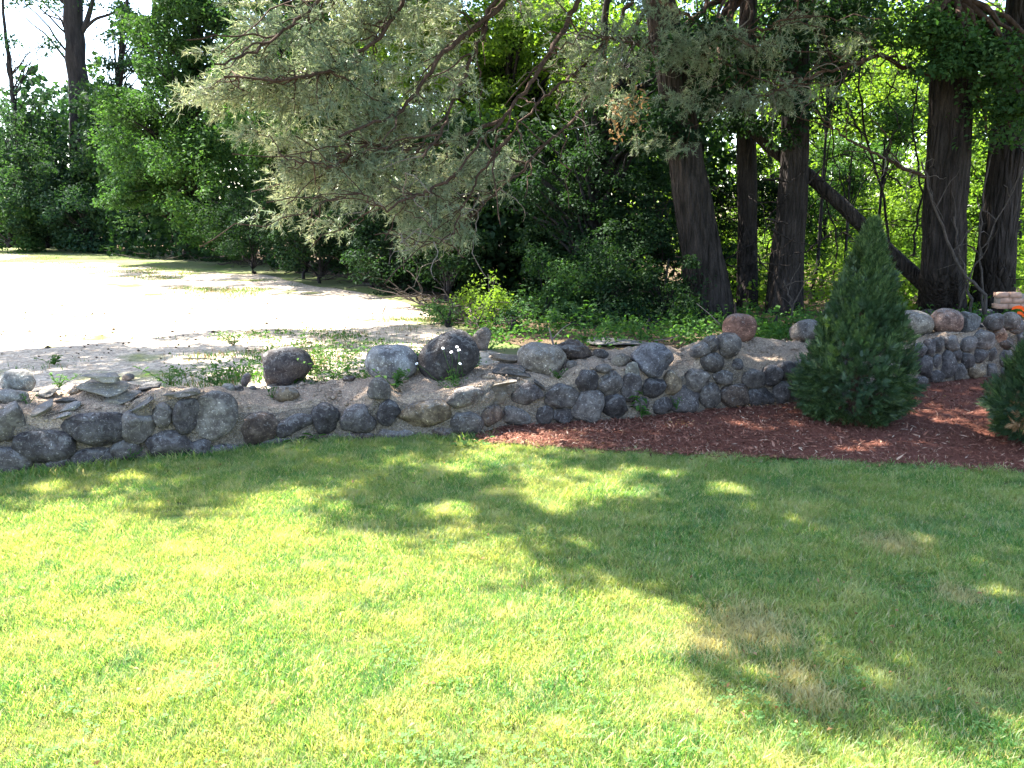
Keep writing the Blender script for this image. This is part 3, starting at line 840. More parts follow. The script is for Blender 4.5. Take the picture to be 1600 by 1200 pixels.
def trunk_mesh(pts, radii, seg=48, ridge=0.06, nlen=None, seed=0, flare=0.0):
    P = smooth_path(pts, nlen or 60)
    d = np.linspace(0, 1, len(P)); rr = np.interp(d, np.linspace(0, 1, len(radii)), radii)
    if flare: rr = rr * (1 + flare * np.exp(-d * 14))
    T = unit(np.gradient(P, axis=0))
    U = unit(np.cross(T, np.array([0, 1.0, 0.01]))); W = np.cross(T, U)
    a = np.linspace(0, 2 * math.pi, seg, endpoint=False)
    ring = np.cos(a)[None, :, None] * U[:, None, :] + np.sin(a)[None, :, None] * W[:, None, :]
    L = np.r_[0, np.cumsum(np.linalg.norm(np.diff(P, axis=0), axis=1))]
    Q = np.stack([np.cos(a)[None, :] * rr[:, None] + 0 * L[:, None], np.sin(a)[None, :] * rr[:, None] + 0 * L[:, None], L[:, None] + 0 * a[None, :]], -1).reshape(-1, 3)
    h = 1 - np.abs(fbm(Q * [1, 1, 0.10], 14, 3, seed)) * 2
    h2 = fbm(Q * [1, 1, 0.4], 1.6, 2, seed + 3)
    disp = (ridge * h + 0.10 * h2).reshape(len(P), seg)
    V = P[:, None, :] + ring * (rr[:, None] * (1 + disp))[:, :, None]
    i = np.arange(len(P) - 1)[:, None] * seg; j = np.arange(seg)[None, :]; j2 = (j + 1) % seg
    F = np.stack([i + j, i + j2, i + seg + j2, i + seg + j], -1).reshape(-1, 4)
    return V.reshape(-1, 3), F

def limb_to(mb, start, end, r0, r1=0.012, seg=5, n=8, sag=0.15, wob=0.12):
    start, end = np.asarray(start), np.asarray(end)
    q = np.linspace(0, 1, n)[:, None]
    L = np.linalg.norm(end - start)
    P = start + (end - start) * q
    P[:, 2:3] += sag * L * np.sin(q * math.pi) * 0.6
    P[1:-1] += rng.normal(size=(n - 2, 3)) * wob * L / n
    tube(mb, P, np.linspace(r0, r1, n), seg)
    return P

def tree(name, label, cat, group, base, tops, rad, ell, size, mat, bark='bark_far', cover=3.0, clump=0.42, filt=True, gap=True, seg=10, fine=False, maxn=None, flat=0.6, limbs=True, aspect=0.55, shell=0.45, nlimb=None):
    root = thing(name, base, label, cat, group)
    pts = [base] + list(tops)
    if tops:
        mb = MB()
        if fine:
            V, F = trunk_mesh(pts, rad, 64, 0.07, 170, len(name) * 3 + int(abs(base[0]) * 10), 0.25); mb.add(V, F)
        else:
            P = smooth_path(pts, 24); rr = np.interp(np.linspace(0, 1, 24), np.linspace(0, 1, len(rad)), rad)
            P = P + 0.03 * rng.normal(size=P.shape) * (rr[:, None] > 0.03)
            tube(mb, P, rr, seg)
        mb.build('trunk', M[bark], root, True)
    L = []
    mb = MB(); crown(mb, ell, size, flat, clump, cover, filt, aspect, maxn, L, gap, shell)
    mb.build('crown', mat, root)
    if tops and limbs and L:
        P = smooth_path(pts, 40); mb = MB()
        for q in L[:nlimb]:
            d = np.linalg.norm(P - q + [0, 0, 0.6], axis=1); k = int(np.argmin(d))
            k = max(3, k - rng.integers(2, 8))
            limb_to(mb, P[k], q, min(rad[-1] * 0.9, 0.05) + 0.004, 0.004)
        o = mb.build('branches', M[bark], root, True)
        if o: o['kind'] = 'stuff'
    return root

def G(px, py, z=FIELD_Z): return at_z(px, py, z)
def Yp(px, py, Y): return at_y(px, py, Y)

# ------------------------------------------------------------------ far edge of the field (left)
tree('tall_tree', 'tall dark-trunked tree against the bright sky with a fork at the top', 'tree', None, Yp(124, 388, 33),
     [Yp(128, 250, 33), Yp(121, 100, 33), Yp(112, 0, 33), Yp(108, -110, 33), Yp(100, -260, 33)], [0.46, 0.40, 0.36, 0.34, 0.2, 0.1],
     [(90, -190, 33, 190, 100, 3.5), (45, 2, 33, 40, 16, 1.5), (165, 8, 33, 30, 14, 1.2), (128, 190, 32.5, 40, 26, 1.5), (120, 300, 32, 40, 60, 1.5)], 0.17, M['leaf_far'], cover=2.0, gap=False, clump=0.7, nlimb=20)
_tt = bpy.data.objects['tall_tree']
mb = MB()
for pts, r in (([(118, 60), (132, 45), (140, 20), (150, -20)], 0.13), ([(132, 45), (150, 28), (170, 24), (190, 12)], 0.07), ([(114, 10), (98, 0), (84, -20)], 0.16), ([(116, 38), (92, 30), (66, 20)], 0.04)):
    P = smooth_path([Yp(a, b, 33) for a, b in pts], 12); tube(mb, P, np.linspace(r, r * 0.5, 12), 8)
mb.build('forked_limbs', M['bark_far'], _tt, True)
tree('slender_tree', 'slender leaning tree with sparse leaves at the left edge of the sky', 'tree', 'young trees along the far edge of the field', Yp(38, 384, 32),
     [Yp(30, 250, 32), Yp(18, 120, 32), Yp(4, 20, 32), Yp(-5, -60, 32)], [0.13, 0.11, 0.09, 0.06, 0.03],
     [(18, 165, 32, 45, 28, 1.2), (62, 145, 32, 30, 12, 0.8), (75, 70, 32, 22, 10, 0.8), (5, 60, 32, 22, 10, 0.8), (60, 200, 31.5, 50, 40, 1.4)], 0.16, M['leaf_far'], cover=1.5, gap=False, clump=0.5)
tree('slender_tree', 'slender double-stemmed tree right of the tall forked trunk against the sky', 'tree', 'young trees along the far edge of the field', Yp(175, 384, 30),
     [Yp(180, 200, 30), Yp(188, 90, 30), Yp(196, 20, 30), Yp(204, -60, 30)], [0.12, 0.11, 0.09, 0.07, 0.04],
     [(205, 30, 30, 34, 26, 1.5), (170, 95, 30, 28, 22, 1.2), (225, 90, 30, 26, 30, 1.2), (185, 60, 30, 20, 14, 1), (150, 140, 30, 30, 22, 1.2), (190, 170, 29.5, 45, 45, 1.6)], 0.15, M['leaf_far'], cover=1.7, gap=False, clump=0.5)
for i, (px, py, Y, rx, ry, lab) in enumerate([
    (20, 265, 31, 70, 75, 'tall dark shrub at the far left edge of the field'),
    (75, 300, 30, 60, 85, 'dark shrub in front of the tall forked trunk'),
    (130, 340, 29, 55, 55, 'low dark shrub at the foot of the tall forked trunk'),
    (15, 350, 29, 70, 40, 'low olive-green shrub in the far left corner'),
    (165, 270, 30.5, 40, 90, 'dark upright shrub between the tall trunk and the bushy maple')]):
    tree('field_edge_shrub', lab, 'shrub', 'shrubs along the far edge of the field', Yp(px, 386, Y), [Yp(px + 4, py, Y)], [0.08, 0.03],
         [(px, py, Y, rx, ry, 1.8)], 0.15, M['leaf_far'] if i != 3 else M['leaf_mid'], cover=3.2, clump=0.55)

# ------------------------------------------------------------------ bushy trees on the woodland edge
tree('bushy_tree', 'big bushy tree with sunlit left edge overhanging the end of the field', 'tree', 'trees on the edge of the wood', G(300, 402),
     [Yp(295, 300, 24.5), Yp(300, 150, 24.5), Yp(310, 0, 24.5), Yp(320, -100, 24.5)], [0.22, 0.2, 0.16, 0.12, 0.06],
     [(305, 40, 24.5, 95, 80, 2.2), (270, 140, 24, 100, 70, 2.2), (262, 30, 24.3, 50, 80, 1.8), (205, 190, 23.5, 55, 45, 1.5), (240, 240, 23.5, 85, 60, 2.0), (200, 270, 23, 50, 35, 1.3),
      (215, 325, 22.5, 50, 30, 1.3), (320, 260, 23, 100, 90, 2.2), (350, 340, 21.5, 90, 55, 2.0), (300, -120, 24.5, 120, 80, 3), (290, -260, 24.5, 150, 90, 3)], 0.125, M['leaf_mid'], cover=2.6, clump=0.5)
tree('bushy_tree', 'green maple with drooping leafy boughs behind the left pine sprays', 'tree', 'trees on the edge of the wood', G(470, 425),
     [Yp(470, 300, 18.5), Yp(470, 100, 18.5), Yp(480, -60, 18.5)], [0.17, 0.15, 0.12, 0.07],
     [(420, 60, 18.5, 80, 80, 1.8), (430, 170, 17.5, 90, 60, 1.6), (400, 220, 17.2, 60, 40, 1.2), (480, 230, 17.5, 90, 70, 1.7), (520, 100, 18, 90, 110, 1.8), (450, -130, 18.5, 110, 90, 2.2), (500, -300, 18.5, 150, 110, 2.5), (620, -200, 18, 120, 90, 2.2)], 0.11, M['leaf_mid'], cover=2.4, clump=0.42)
tree('bushy_tree', 'bright yellow-green tree seen between the pine boughs', 'tree', 'trees on the edge of the wood', G(800, 440),
     [Yp(800, 250, 16.5), Yp(790, 50, 16.5), Yp(800, -80, 16.5)], [0.15, 0.13, 0.1, 0.06],
     [(780, 70, 16.5, 110, 95, 1.6), (860, 60, 16.2, 90, 90, 1.4), (720, 140, 16.5, 80, 80, 1.4), (830, 190, 15.5, 100, 70, 1.3), (640, 60, 17, 90, 90, 1.6), (940, 120, 15.5, 90, 90, 1.4)], 0.10, M['leaf_bright'], cover=3.0, clump=0.4)
tree('bushy_tree', 'leafy tree hanging with creepers left of the dark leaning trunk', 'tree', 'trees on the edge of the wood', G(930, 486),
     [Yp(925, 300, 12.6), Yp(940, 100, 12.6), Yp(950, -40, 12.6)], [0.10, 0.09, 0.07, 0.04],
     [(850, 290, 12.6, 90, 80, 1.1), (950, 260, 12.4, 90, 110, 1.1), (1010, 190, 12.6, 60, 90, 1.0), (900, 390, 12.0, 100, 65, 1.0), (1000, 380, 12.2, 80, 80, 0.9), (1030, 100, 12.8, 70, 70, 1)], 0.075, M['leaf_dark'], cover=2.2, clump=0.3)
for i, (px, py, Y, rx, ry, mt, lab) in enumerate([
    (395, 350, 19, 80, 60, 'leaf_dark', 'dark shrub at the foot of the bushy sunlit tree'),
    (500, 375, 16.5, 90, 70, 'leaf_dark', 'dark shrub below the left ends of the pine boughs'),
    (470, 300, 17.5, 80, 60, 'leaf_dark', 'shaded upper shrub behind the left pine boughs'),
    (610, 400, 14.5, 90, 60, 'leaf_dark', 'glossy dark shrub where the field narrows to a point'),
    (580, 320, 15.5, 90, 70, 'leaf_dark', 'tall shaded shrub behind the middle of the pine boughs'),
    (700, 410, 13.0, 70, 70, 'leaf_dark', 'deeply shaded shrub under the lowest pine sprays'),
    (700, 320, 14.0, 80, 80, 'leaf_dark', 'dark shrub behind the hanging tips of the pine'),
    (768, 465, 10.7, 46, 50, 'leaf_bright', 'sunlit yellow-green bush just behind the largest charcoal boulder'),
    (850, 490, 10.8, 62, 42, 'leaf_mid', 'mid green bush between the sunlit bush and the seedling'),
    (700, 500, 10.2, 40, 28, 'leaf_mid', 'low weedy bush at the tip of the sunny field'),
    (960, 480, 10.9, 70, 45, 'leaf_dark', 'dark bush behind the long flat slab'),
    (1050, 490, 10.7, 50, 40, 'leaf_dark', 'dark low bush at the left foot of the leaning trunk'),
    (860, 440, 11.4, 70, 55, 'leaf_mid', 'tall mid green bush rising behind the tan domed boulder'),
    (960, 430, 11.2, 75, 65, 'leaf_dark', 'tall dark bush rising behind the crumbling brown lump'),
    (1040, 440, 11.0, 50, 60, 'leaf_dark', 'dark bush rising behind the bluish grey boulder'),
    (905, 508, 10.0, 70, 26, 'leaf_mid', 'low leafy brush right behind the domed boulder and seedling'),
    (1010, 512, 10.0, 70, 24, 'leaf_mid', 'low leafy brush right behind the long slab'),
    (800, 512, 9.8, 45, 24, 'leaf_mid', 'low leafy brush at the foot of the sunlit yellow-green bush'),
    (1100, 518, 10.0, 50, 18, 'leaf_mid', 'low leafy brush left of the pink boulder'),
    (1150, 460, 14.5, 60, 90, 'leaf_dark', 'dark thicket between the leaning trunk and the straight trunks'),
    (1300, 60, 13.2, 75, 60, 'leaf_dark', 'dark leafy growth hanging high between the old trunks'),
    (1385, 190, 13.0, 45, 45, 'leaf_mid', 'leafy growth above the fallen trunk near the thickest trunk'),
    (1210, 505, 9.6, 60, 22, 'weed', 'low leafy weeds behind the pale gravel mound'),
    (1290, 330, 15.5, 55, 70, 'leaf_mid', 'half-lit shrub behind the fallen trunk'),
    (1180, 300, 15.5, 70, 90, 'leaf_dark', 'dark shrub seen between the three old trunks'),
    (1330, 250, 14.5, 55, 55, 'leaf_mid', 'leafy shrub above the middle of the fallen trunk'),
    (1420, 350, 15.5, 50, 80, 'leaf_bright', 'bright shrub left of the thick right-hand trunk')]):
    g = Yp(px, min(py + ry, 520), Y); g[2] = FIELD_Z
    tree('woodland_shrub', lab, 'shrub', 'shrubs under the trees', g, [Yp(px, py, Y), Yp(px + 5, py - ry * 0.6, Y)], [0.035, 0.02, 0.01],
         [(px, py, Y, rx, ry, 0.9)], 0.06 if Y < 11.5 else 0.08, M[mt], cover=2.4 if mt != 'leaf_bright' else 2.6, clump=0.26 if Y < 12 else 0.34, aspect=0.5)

# backlit trees beyond the trunks (right)
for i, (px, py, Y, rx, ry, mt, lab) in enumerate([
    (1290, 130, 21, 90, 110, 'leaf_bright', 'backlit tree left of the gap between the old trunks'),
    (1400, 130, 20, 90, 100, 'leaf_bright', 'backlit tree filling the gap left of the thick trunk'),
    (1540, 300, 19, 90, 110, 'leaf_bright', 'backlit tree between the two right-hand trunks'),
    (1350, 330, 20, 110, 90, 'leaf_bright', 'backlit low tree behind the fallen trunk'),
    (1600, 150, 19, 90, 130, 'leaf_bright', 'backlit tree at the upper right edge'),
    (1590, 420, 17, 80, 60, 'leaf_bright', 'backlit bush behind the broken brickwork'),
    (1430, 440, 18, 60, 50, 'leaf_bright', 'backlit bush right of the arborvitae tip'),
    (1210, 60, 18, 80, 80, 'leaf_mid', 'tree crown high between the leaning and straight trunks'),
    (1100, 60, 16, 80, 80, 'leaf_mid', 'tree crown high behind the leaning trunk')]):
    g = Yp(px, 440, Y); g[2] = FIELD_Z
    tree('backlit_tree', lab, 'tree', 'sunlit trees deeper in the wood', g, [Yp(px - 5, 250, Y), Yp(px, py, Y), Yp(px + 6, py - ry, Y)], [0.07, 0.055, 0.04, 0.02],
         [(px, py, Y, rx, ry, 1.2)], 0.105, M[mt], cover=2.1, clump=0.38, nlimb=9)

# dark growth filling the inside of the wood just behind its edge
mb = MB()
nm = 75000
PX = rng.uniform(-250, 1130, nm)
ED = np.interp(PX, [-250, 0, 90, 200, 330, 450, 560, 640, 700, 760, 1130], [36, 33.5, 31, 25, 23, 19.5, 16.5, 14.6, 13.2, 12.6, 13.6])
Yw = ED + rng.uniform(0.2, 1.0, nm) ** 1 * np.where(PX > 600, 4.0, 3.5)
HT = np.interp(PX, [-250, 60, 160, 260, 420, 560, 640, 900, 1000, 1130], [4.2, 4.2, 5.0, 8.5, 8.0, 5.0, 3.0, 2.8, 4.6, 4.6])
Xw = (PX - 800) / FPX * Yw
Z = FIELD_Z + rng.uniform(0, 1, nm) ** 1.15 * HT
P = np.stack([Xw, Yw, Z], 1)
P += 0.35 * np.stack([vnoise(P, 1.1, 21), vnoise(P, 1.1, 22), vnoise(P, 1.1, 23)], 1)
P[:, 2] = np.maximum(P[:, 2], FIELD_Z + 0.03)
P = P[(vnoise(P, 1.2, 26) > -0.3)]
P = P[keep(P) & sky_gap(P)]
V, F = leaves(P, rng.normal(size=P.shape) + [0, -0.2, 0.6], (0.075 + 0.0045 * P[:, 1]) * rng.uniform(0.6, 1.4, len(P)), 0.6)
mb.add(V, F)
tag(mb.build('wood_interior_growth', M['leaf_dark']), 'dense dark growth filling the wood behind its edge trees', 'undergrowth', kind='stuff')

# mass of woods farther back, read as one body of leaves
mb = MB()
nm = 52000
X = rng.uniform(-34, 30, nm)
Yw = 37 + rng.uniform(0, 6, nm)
topz = 6.0 + np.clip((X + 13) / 6, 0, 1) * 9 + 2.0 * vnoise(np.stack([X, X * 0, X * 0], 1), 0.25, 5)
Z = FIELD_Z + rng.uniform(0, 1, nm) * topz
P = np.stack([X, Yw, Z], 1)
P += 0.9 * np.stack([vnoise(P, 0.6, 1), vnoise(P, 0.6, 2), vnoise(P, 0.6, 3)], 1)
P = P[(vnoise(P, 0.8, 6) > -0.35)]
V, F = leaves(P, rng.normal(size=P.shape) + [0, -0.3, 0.6], 0.42 * rng.uniform(0.6, 1.3, len(P)), 0.6)
mb.add(V, F)
tag(mb.build('distant_woods', M['leaf_far']), 'mass of distant woods beyond the field and trees', 'woods', kind='stuff')
mb = MB()
nm = 34000
X = rng.uniform(-6, 24, nm); Yw = 24 + rng.uniform(0, 7, nm); Z = FIELD_Z + rng.uniform(0, 1, nm) ** 1.0 * 7.5
P = np.stack([X, Yw, Z], 1)
P += 0.7 * np.stack([vnoise(P, 0.7, 11), vnoise(P, 0.7, 12), vnoise(P, 0.7, 13)], 1)
P = P[(vnoise(P, 0.7, 16) > -0.15)]
P = P[keep(P)]
V, F = leaves(P, rng.normal(size=P.shape) + [0, -0.2, 0.6], 0.22 * rng.uniform(0.6, 1.3, len(P)), 0.6)
mb.add(V, F)
tag(mb.build('woodland_undergrowth', M['leaf_bright']), 'mass of young growth deep in the wood behind the trunks', 'undergrowth', kind='stuff')

mb = MB()
for k in range(1500):
    px = rng.uniform(980, 1640); Y = rng.uniform(14.5, 20)
    c = np.array([(px - 800) / FPX * Y, Y, FIELD_Z + rng.uniform(0.3, 5.2)])
    if vnoise(c[None], 0.8, 45)[0] < -0.2: continue
    Pq = clump_points(c, 0.38, 20, 0.7); V, F = leaves(Pq, rng.normal(size=Pq.shape) * 0.6 + [0, 0, 0.7], 0.085 * rng.uniform(0.6, 1.3, len(Pq)), 0.55); mb.add(V, F)
for k in range(1500):
    px = rng.uniform(1120, 1640); Y = rng.uniform(11.5, 22)
    c = np.array([(px - 800) / FPX * Y, Y, FIELD_Z + rng.uniform(0.05, 0.9) * (0.6 + 0.07 * (Y - 11))])
    if vnoise(c[None], 0.9, 44)[0] < -0.35: continue
    Pq = clump_points(c, 0.3, 16, 0.8); Pq[:, 2] = np.maximum(Pq[:, 2], FIELD_Z + 0.02)
    V, F = leaves(Pq, rng.normal(size=Pq.shape) * 0.6 + [0, 0, 0.7], 0.09 * rng.uniform(0.6, 1.3, len(Pq)), 0.55); mb.add(V, F)
tag(mb.build('undergrowth', M['leaf_bright']), 'low light green undergrowth on the ground between and beyond the old trunks', 'undergrowth', kind='stuff')

# ------------------------------------------------------------------ the big trunks
def big_tree(name, label, base, pts, rad, ell=None, size=0.1, mt='leaf_mid', cover=2.0, clump=0.45, filt=True, cat='tree', bark='bark', nlen=130):
    root = thing(name, base, label, cat, 'old trees behind the wall')
    mb = MB(); V, F = trunk_mesh([base] + pts, rad, 80, 0.17, nlen, int(abs(base[0]) * 100) % 97, 0.18); mb.add(V, F)
    mb.build('trunk', M[bark], root, True)
    if ell:
        mb = MB(); L = []; crown(mb, ell, size, 0.6, clump, cover, filt, 0.55, None, L, False)
        mb.build('crown', M[mt], root)
        P = smooth_path([base] + pts, 40); mb = MB()
        for q in L[:26]:
            k = int(np.argmin(np.linalg.norm(P - q + [0, 0, 1.0], axis=1))); k = max(22, min(38, k))
            limb_to(mb, P[k], q, 0.06, 0.012, 6, 9)
        o = mb.build('branches', M['bark_red'], root, True)
        if o: o['kind'] = 'stuff'
    return root

YP = 11.2
pine = big_tree('pine_tree', 'old pine with a dark trunk leaning left and long drooping reddish boughs', G(1112, 496) + [0, 0, -0.1],
    [Yp(1100, 420, YP), Yp(1085, 330, YP), Yp(1070, 240, YP), Yp(1052, 120, YP), Yp(1030, 0, YP), Yp(1005, -160, YP), Yp(990, -420, YP), Yp(985, -800, YP)],
    [0.27, 0.215, 0.195, 0.185, 0.175, 0.165, 0.15, 0.12, 0.05])
big_tree('straight_tree', 'thin straight dark trunk, middle of the three behind the pink boulder', G(1168, 486) + [0, 0, -0.1],
    [Yp(1168, 350, 12.4), Yp(1166, 200, 12.4), Yp(1168, 60, 12.4), Yp(1172, -100, 12.4), Yp(1180, -500, 12.4)], [0.125, 0.118, 0.112, 0.105, 0.1, 0.05],
    [(1170, -260, 12.8, 130, 110, 1.8), (1110, 110, 10.9, 70, 85, 0.6), (1200, 70, 11.0, 70, 80, 0.6), (1180, 200, 11.6, 50, 40, 0.5), (1040, 180, 11.0, 50, 60, 0.4)], 0.09, 'leaf_dark', 2.0, 0.3)
big_tree('straight_tree', 'thick dark trunk leaning right, third from the pine, behind the arborvitae left side', G(1224, 492) + [0, 0, -0.1],
    [Yp(1228, 420, 11.6), Yp(1236, 330, 11.6), Yp(1243, 240, 11.6), Yp(1244, 130, 11.6), Yp(1240, 0, 11.6), Yp(1250, -150, 11.6), Yp(1255, -500, 11.6)],
    [0.20, 0.175, 0.165, 0.155, 0.145, 0.13, 0.11, 0.06], [(1270, -230, 11.8, 160, 100, 1.8), (1290, 60, 10.8, 80, 70, 0.6), (1260, 170, 11.0, 50, 40, 0.4)], 0.09, 'leaf_dark', 1.8, 0.3)
big_tree('straight_tree', 'thickest trunk with deeply furrowed bark behind the two smooth boulders', G(1470, 488) + [0, 0, -0.1],
    [Yp(1473, 420, 11.0), Yp(1476, 330, 11.0), Yp(1483, 220, 11.0), Yp(1487, 100, 11.0), Yp(1488, 0, 11.0), Yp(1490, -160, 11.0), Yp(1480, -500, 11.0)],
    [0.255, 0.24, 0.23, 0.215, 0.205, 0.195, 0.17, 0.08],
    [(1545, 100, 10.5, 85, 90, 0.8), (1590, 200, 10.3, 60, 45, 0.6), (1470, 70, 10.3, 60, 90, 0.4), (1400, 40, 10.6, 60, 50, 0.6), (1510, -150, 11, 180, 100, 2.0)], 0.085, 'leaf_mid', 2.7, 0.34)
big_tree('straight_tree', 'dark trunk leaning right at the right edge, hung with bare creeper stems', G(1548, 486) + [0, 0, -0.1],
    [Yp(1556, 400, 11.5), Yp(1564, 320, 11.5), Yp(1574, 240, 11.5), Yp(1585, 150, 11.5), Yp(1600, 0, 11.5), Yp(1620, -200, 11.5), Yp(1640, -500, 11.5)],
    [0.235, 0.21, 0.20, 0.185, 0.17, 0.155, 0.13, 0.07], [(1660, -140, 11.5, 150, 110, 1.8)], 0.12, 'leaf_mid', 1.8)
# fallen trunk leaning across
fl_ = thing('fallen_trunk', G(1448, 470), 'brown fallen trunk slanting down from upper left to behind the arborvitae', 'fallen tree')
mb = MB(); V, F = trunk_mesh([Yp(1120, 130, 12.1), Yp(1160, 185, 12.0), Yp(1205, 232, 11.9), Yp(1265, 275, 11.75), Yp(1320, 325, 11.6), Yp(1380, 385, 11.5), Yp(1450, 450, 11.45)],
    [0.07, 0.075, 0.085, 0.09, 0.095, 0.10, 0.105], 32, 0.05, 90, 5); mb.add(V, F)
mb.build('trunk', M['bark'], fl_, True)

# saplings and creeper stems by the right-hand trunks
sap = [([(1520, 480), (1500, 400), (1490, 340)], 10.6, 0.03), ([(1545, 470), (1500, 420), (1462, 330), (1440, 250)], 10.5, 0.035), ([(1540, 478), (1530, 400), (1535, 300), (1560, 200)], 10.9, 0.025),
       ([(1500, 470), (1540, 380), (1580, 300), (1600, 250)], 10.8, 0.02), ([(1390, 440), (1385, 330), (1360, 240), (1340, 130), (1350, 20)], 12.5, 0.035),
       ([(1425, 400), (1440, 300), (1425, 200), (1440, 90)], 12.2, 0.028), ([(1300, 470), (1310, 380), (1285, 300), (1300, 200)], 12.8, 0.025),
       ([(1236, 520), (1238, 480), (1225, 440)], 10.2, 0.025), ([(1030, 500), (1035, 380), (1020, 300)], 11.8, 0.02), ([(1000, 510), (985, 420), (990, 330)], 11.9, 0.015), ([(1060, 505), (1050, 400), (1040, 320)], 11.9, 0.015)]
sl = ['thin sapling stem standing close right of the thickest trunk', 'slanting bare stem crossing in front of the thickest trunk', 'bare stem climbing the leaning right-edge trunk', 'thin stem slanting right across the right-edge trunk',
      'tall thin stem left of the thickest trunk, behind the arborvitae tip', 'wavy thin stem just left of the thickest trunk', 'thin dark stem rising behind the fallen trunk', 'short crooked stem beside the trunk behind the pale boulder', 'thin stem left of the leaning pine trunk',
      'thinnest stem farthest left of the leaning pine trunk', 'thin stem touching the foot of the leaning pine trunk']
for (pts, Y, r), lab in zip(sap, sl):
    mb = MB(); P = smooth_path([Yp(a, b, Y) for a, b in pts], 20); P += 0.012 * rng.normal(size=P.shape)
    P[0, 2] = min(P[0, 2], FIELD_Z) if pts[0][1] > 430 else P[0, 2]
    r *= 0.62; tube(mb, P, np.linspace(r, r * 0.5, 20), 7)
    for k in range(5):
        s0 = P[rng.integers(6, 19)]; limb_to(mb, s0, s0 + rng.normal(size=3) * [0.35, 0.2, 0.2] + [0, 0, 0.2], 0.008, 0.003, 4, 6)
    tag(mb.build('sapling', M['bark'] if Y > 11.7 else M['stem_bark'], None, True), lab, 'sapling', 'thin stems among the trunks')

# ------------------------------------------------------------------ pine boughs
boughs = [  # pixel path, depth start -> end, base radius
 ([(960, -260), (880, -110), (785, 8), (740, 45), (695, 75), (661, 131), (624, 180), (575, 193), (530, 214)], 10.4, 7.9, 0.062),
 ([(900, -230), (810, -60), (759, 30), (732, 112), (710, 142), (704, 176), (680, 217), (661, 247)], 10.3, 8.2, 0.055),
 ([(985, -180), (930, -50), (894, 22), (856, 90), (822, 139), (785, 187), (744, 225), (714, 270)], 10.6, 8.6, 0.058),
 ([(1020, -60), (960, 50), (901, 112), (867, 139), (826, 176), (800, 210), (770, 250)], 10.7, 9.0, 0.04),
 ([(1035, -20), (980, 60), (931, 127), (909, 172), (875, 210), (837, 240), (811, 270), (777, 300), (735, 340)], 10.8, 9.0, 0.042),
 ([(880, -250), (760, -120), (640, -20), (600, 60), (520, 110), (430, 130), (350, 120)], 10.0, 7.6, 0.05),
 ([(860, -250), (700, -140), (560, -60), (470, 30), (400, 80), (335, 100)], 9.8, 7.4, 0.045),
 ([(785, 187), (720, 215), (640, 235), (571, 225), (522, 259), (450, 250)], 9.4, 8.0, 0.03),
 ([(714, 270), (676, 296), (642, 307), (600, 330), (560, 300), (500, 320)], 8.6, 8.0, 0.024),
 ([(800, 210), (750, 270), (720, 330), (705, 370), (660, 385), (625, 380)], 9.0, 8.2, 0.02),
 ([(1030, 0), (1100, 40), (1150, 52), (1200, 45), (1235, 25), (1262, -20)], 10.9, 9.6, 0.035),
 ([(1045, 60), (1110, 90), (1180, 120), (1240, 140), (1275, 130)], 10.9, 9.8, 0.03),
 ([(1480, 120), (1420, 112), (1380, 85), (1330, 100), (1270, 118), (1200, 150)], 11.05, 10.0, 0.05),
 ([(1478, 280), (1430, 272), (1380, 245), (1320, 215), (1270, 170)], 11.05, 10.4, 0.04),
 ([(1045, 60), (1000, 70), (960, 60), (900, 60)], 10.9, 9.2, 0.03)]
bough_pts = []
for pts, ya, yz, r in boughs:
    n = len(pts)
    P = smooth_path([Yp(a, b, ya + (yz - ya) * k / (n - 1) - (0.3 if a < 880 else 0.0)) for k, (a, b) in enumerate(pts)], 44)
    P[2:-1] += 0.014 * rng.normal(size=P[2:-1].shape)
    bough_pts.append(P)
    r *= 0.72; mb = MB(); tube(mb, P, np.linspace(r, r * 0.25, 44), 9)
    # a few forked secondary branches
    for k in range(7):
        i0 = rng.integers(14, 40); d = unit(P[min(i0 + 3, 43)] - P[i0])
        e = P[i0] + (d + rng.normal(size=3) * [0.6, 0.5, 0.45]) * rng.uniform(0.3, 0.8)
        limb_to(mb, P[i0], e, r * 0.3, 0.005, 5, 8, 0.05, 0.2)
    mb.build('bough', M['bark_red'], pine, True)
AllB = np.concatenate([P[10:] for P in bough_pts])

def needle_spray(C, D, L=0.17, nsub=6, npt=17, nl=0.055, w=0.0042):
    """C centre, D main direction; returns needle triangles and twig segments"""
    Vn, tw = [], []
    D = unit(D)
    for k in range(nsub):
        d = unit(D + 0.62 * rng.normal(size=3)); l = L * rng.uniform(0.6, 1.25)
        o = C + D * rng.uniform(-0.09, 0.03)
        tw.append((o, o + d * l))
        t = rng.uniform(0.15, 1.0, (npt, 1)); base = o + d * l * t
        q = unit(d * 0.9 + rng.normal(size=(npt, 3)) * 0.62)
        tip = base + q * nl * rng.uniform(0.7, 1.25, (npt, 1))
        s = unit(np.cross(q, rng.normal(size=(npt, 3)))) * w
        Vn.append(np.stack([base - s, base + s, tip], 1).reshape(-1, 3))
    return np.concatenate(Vn), tw

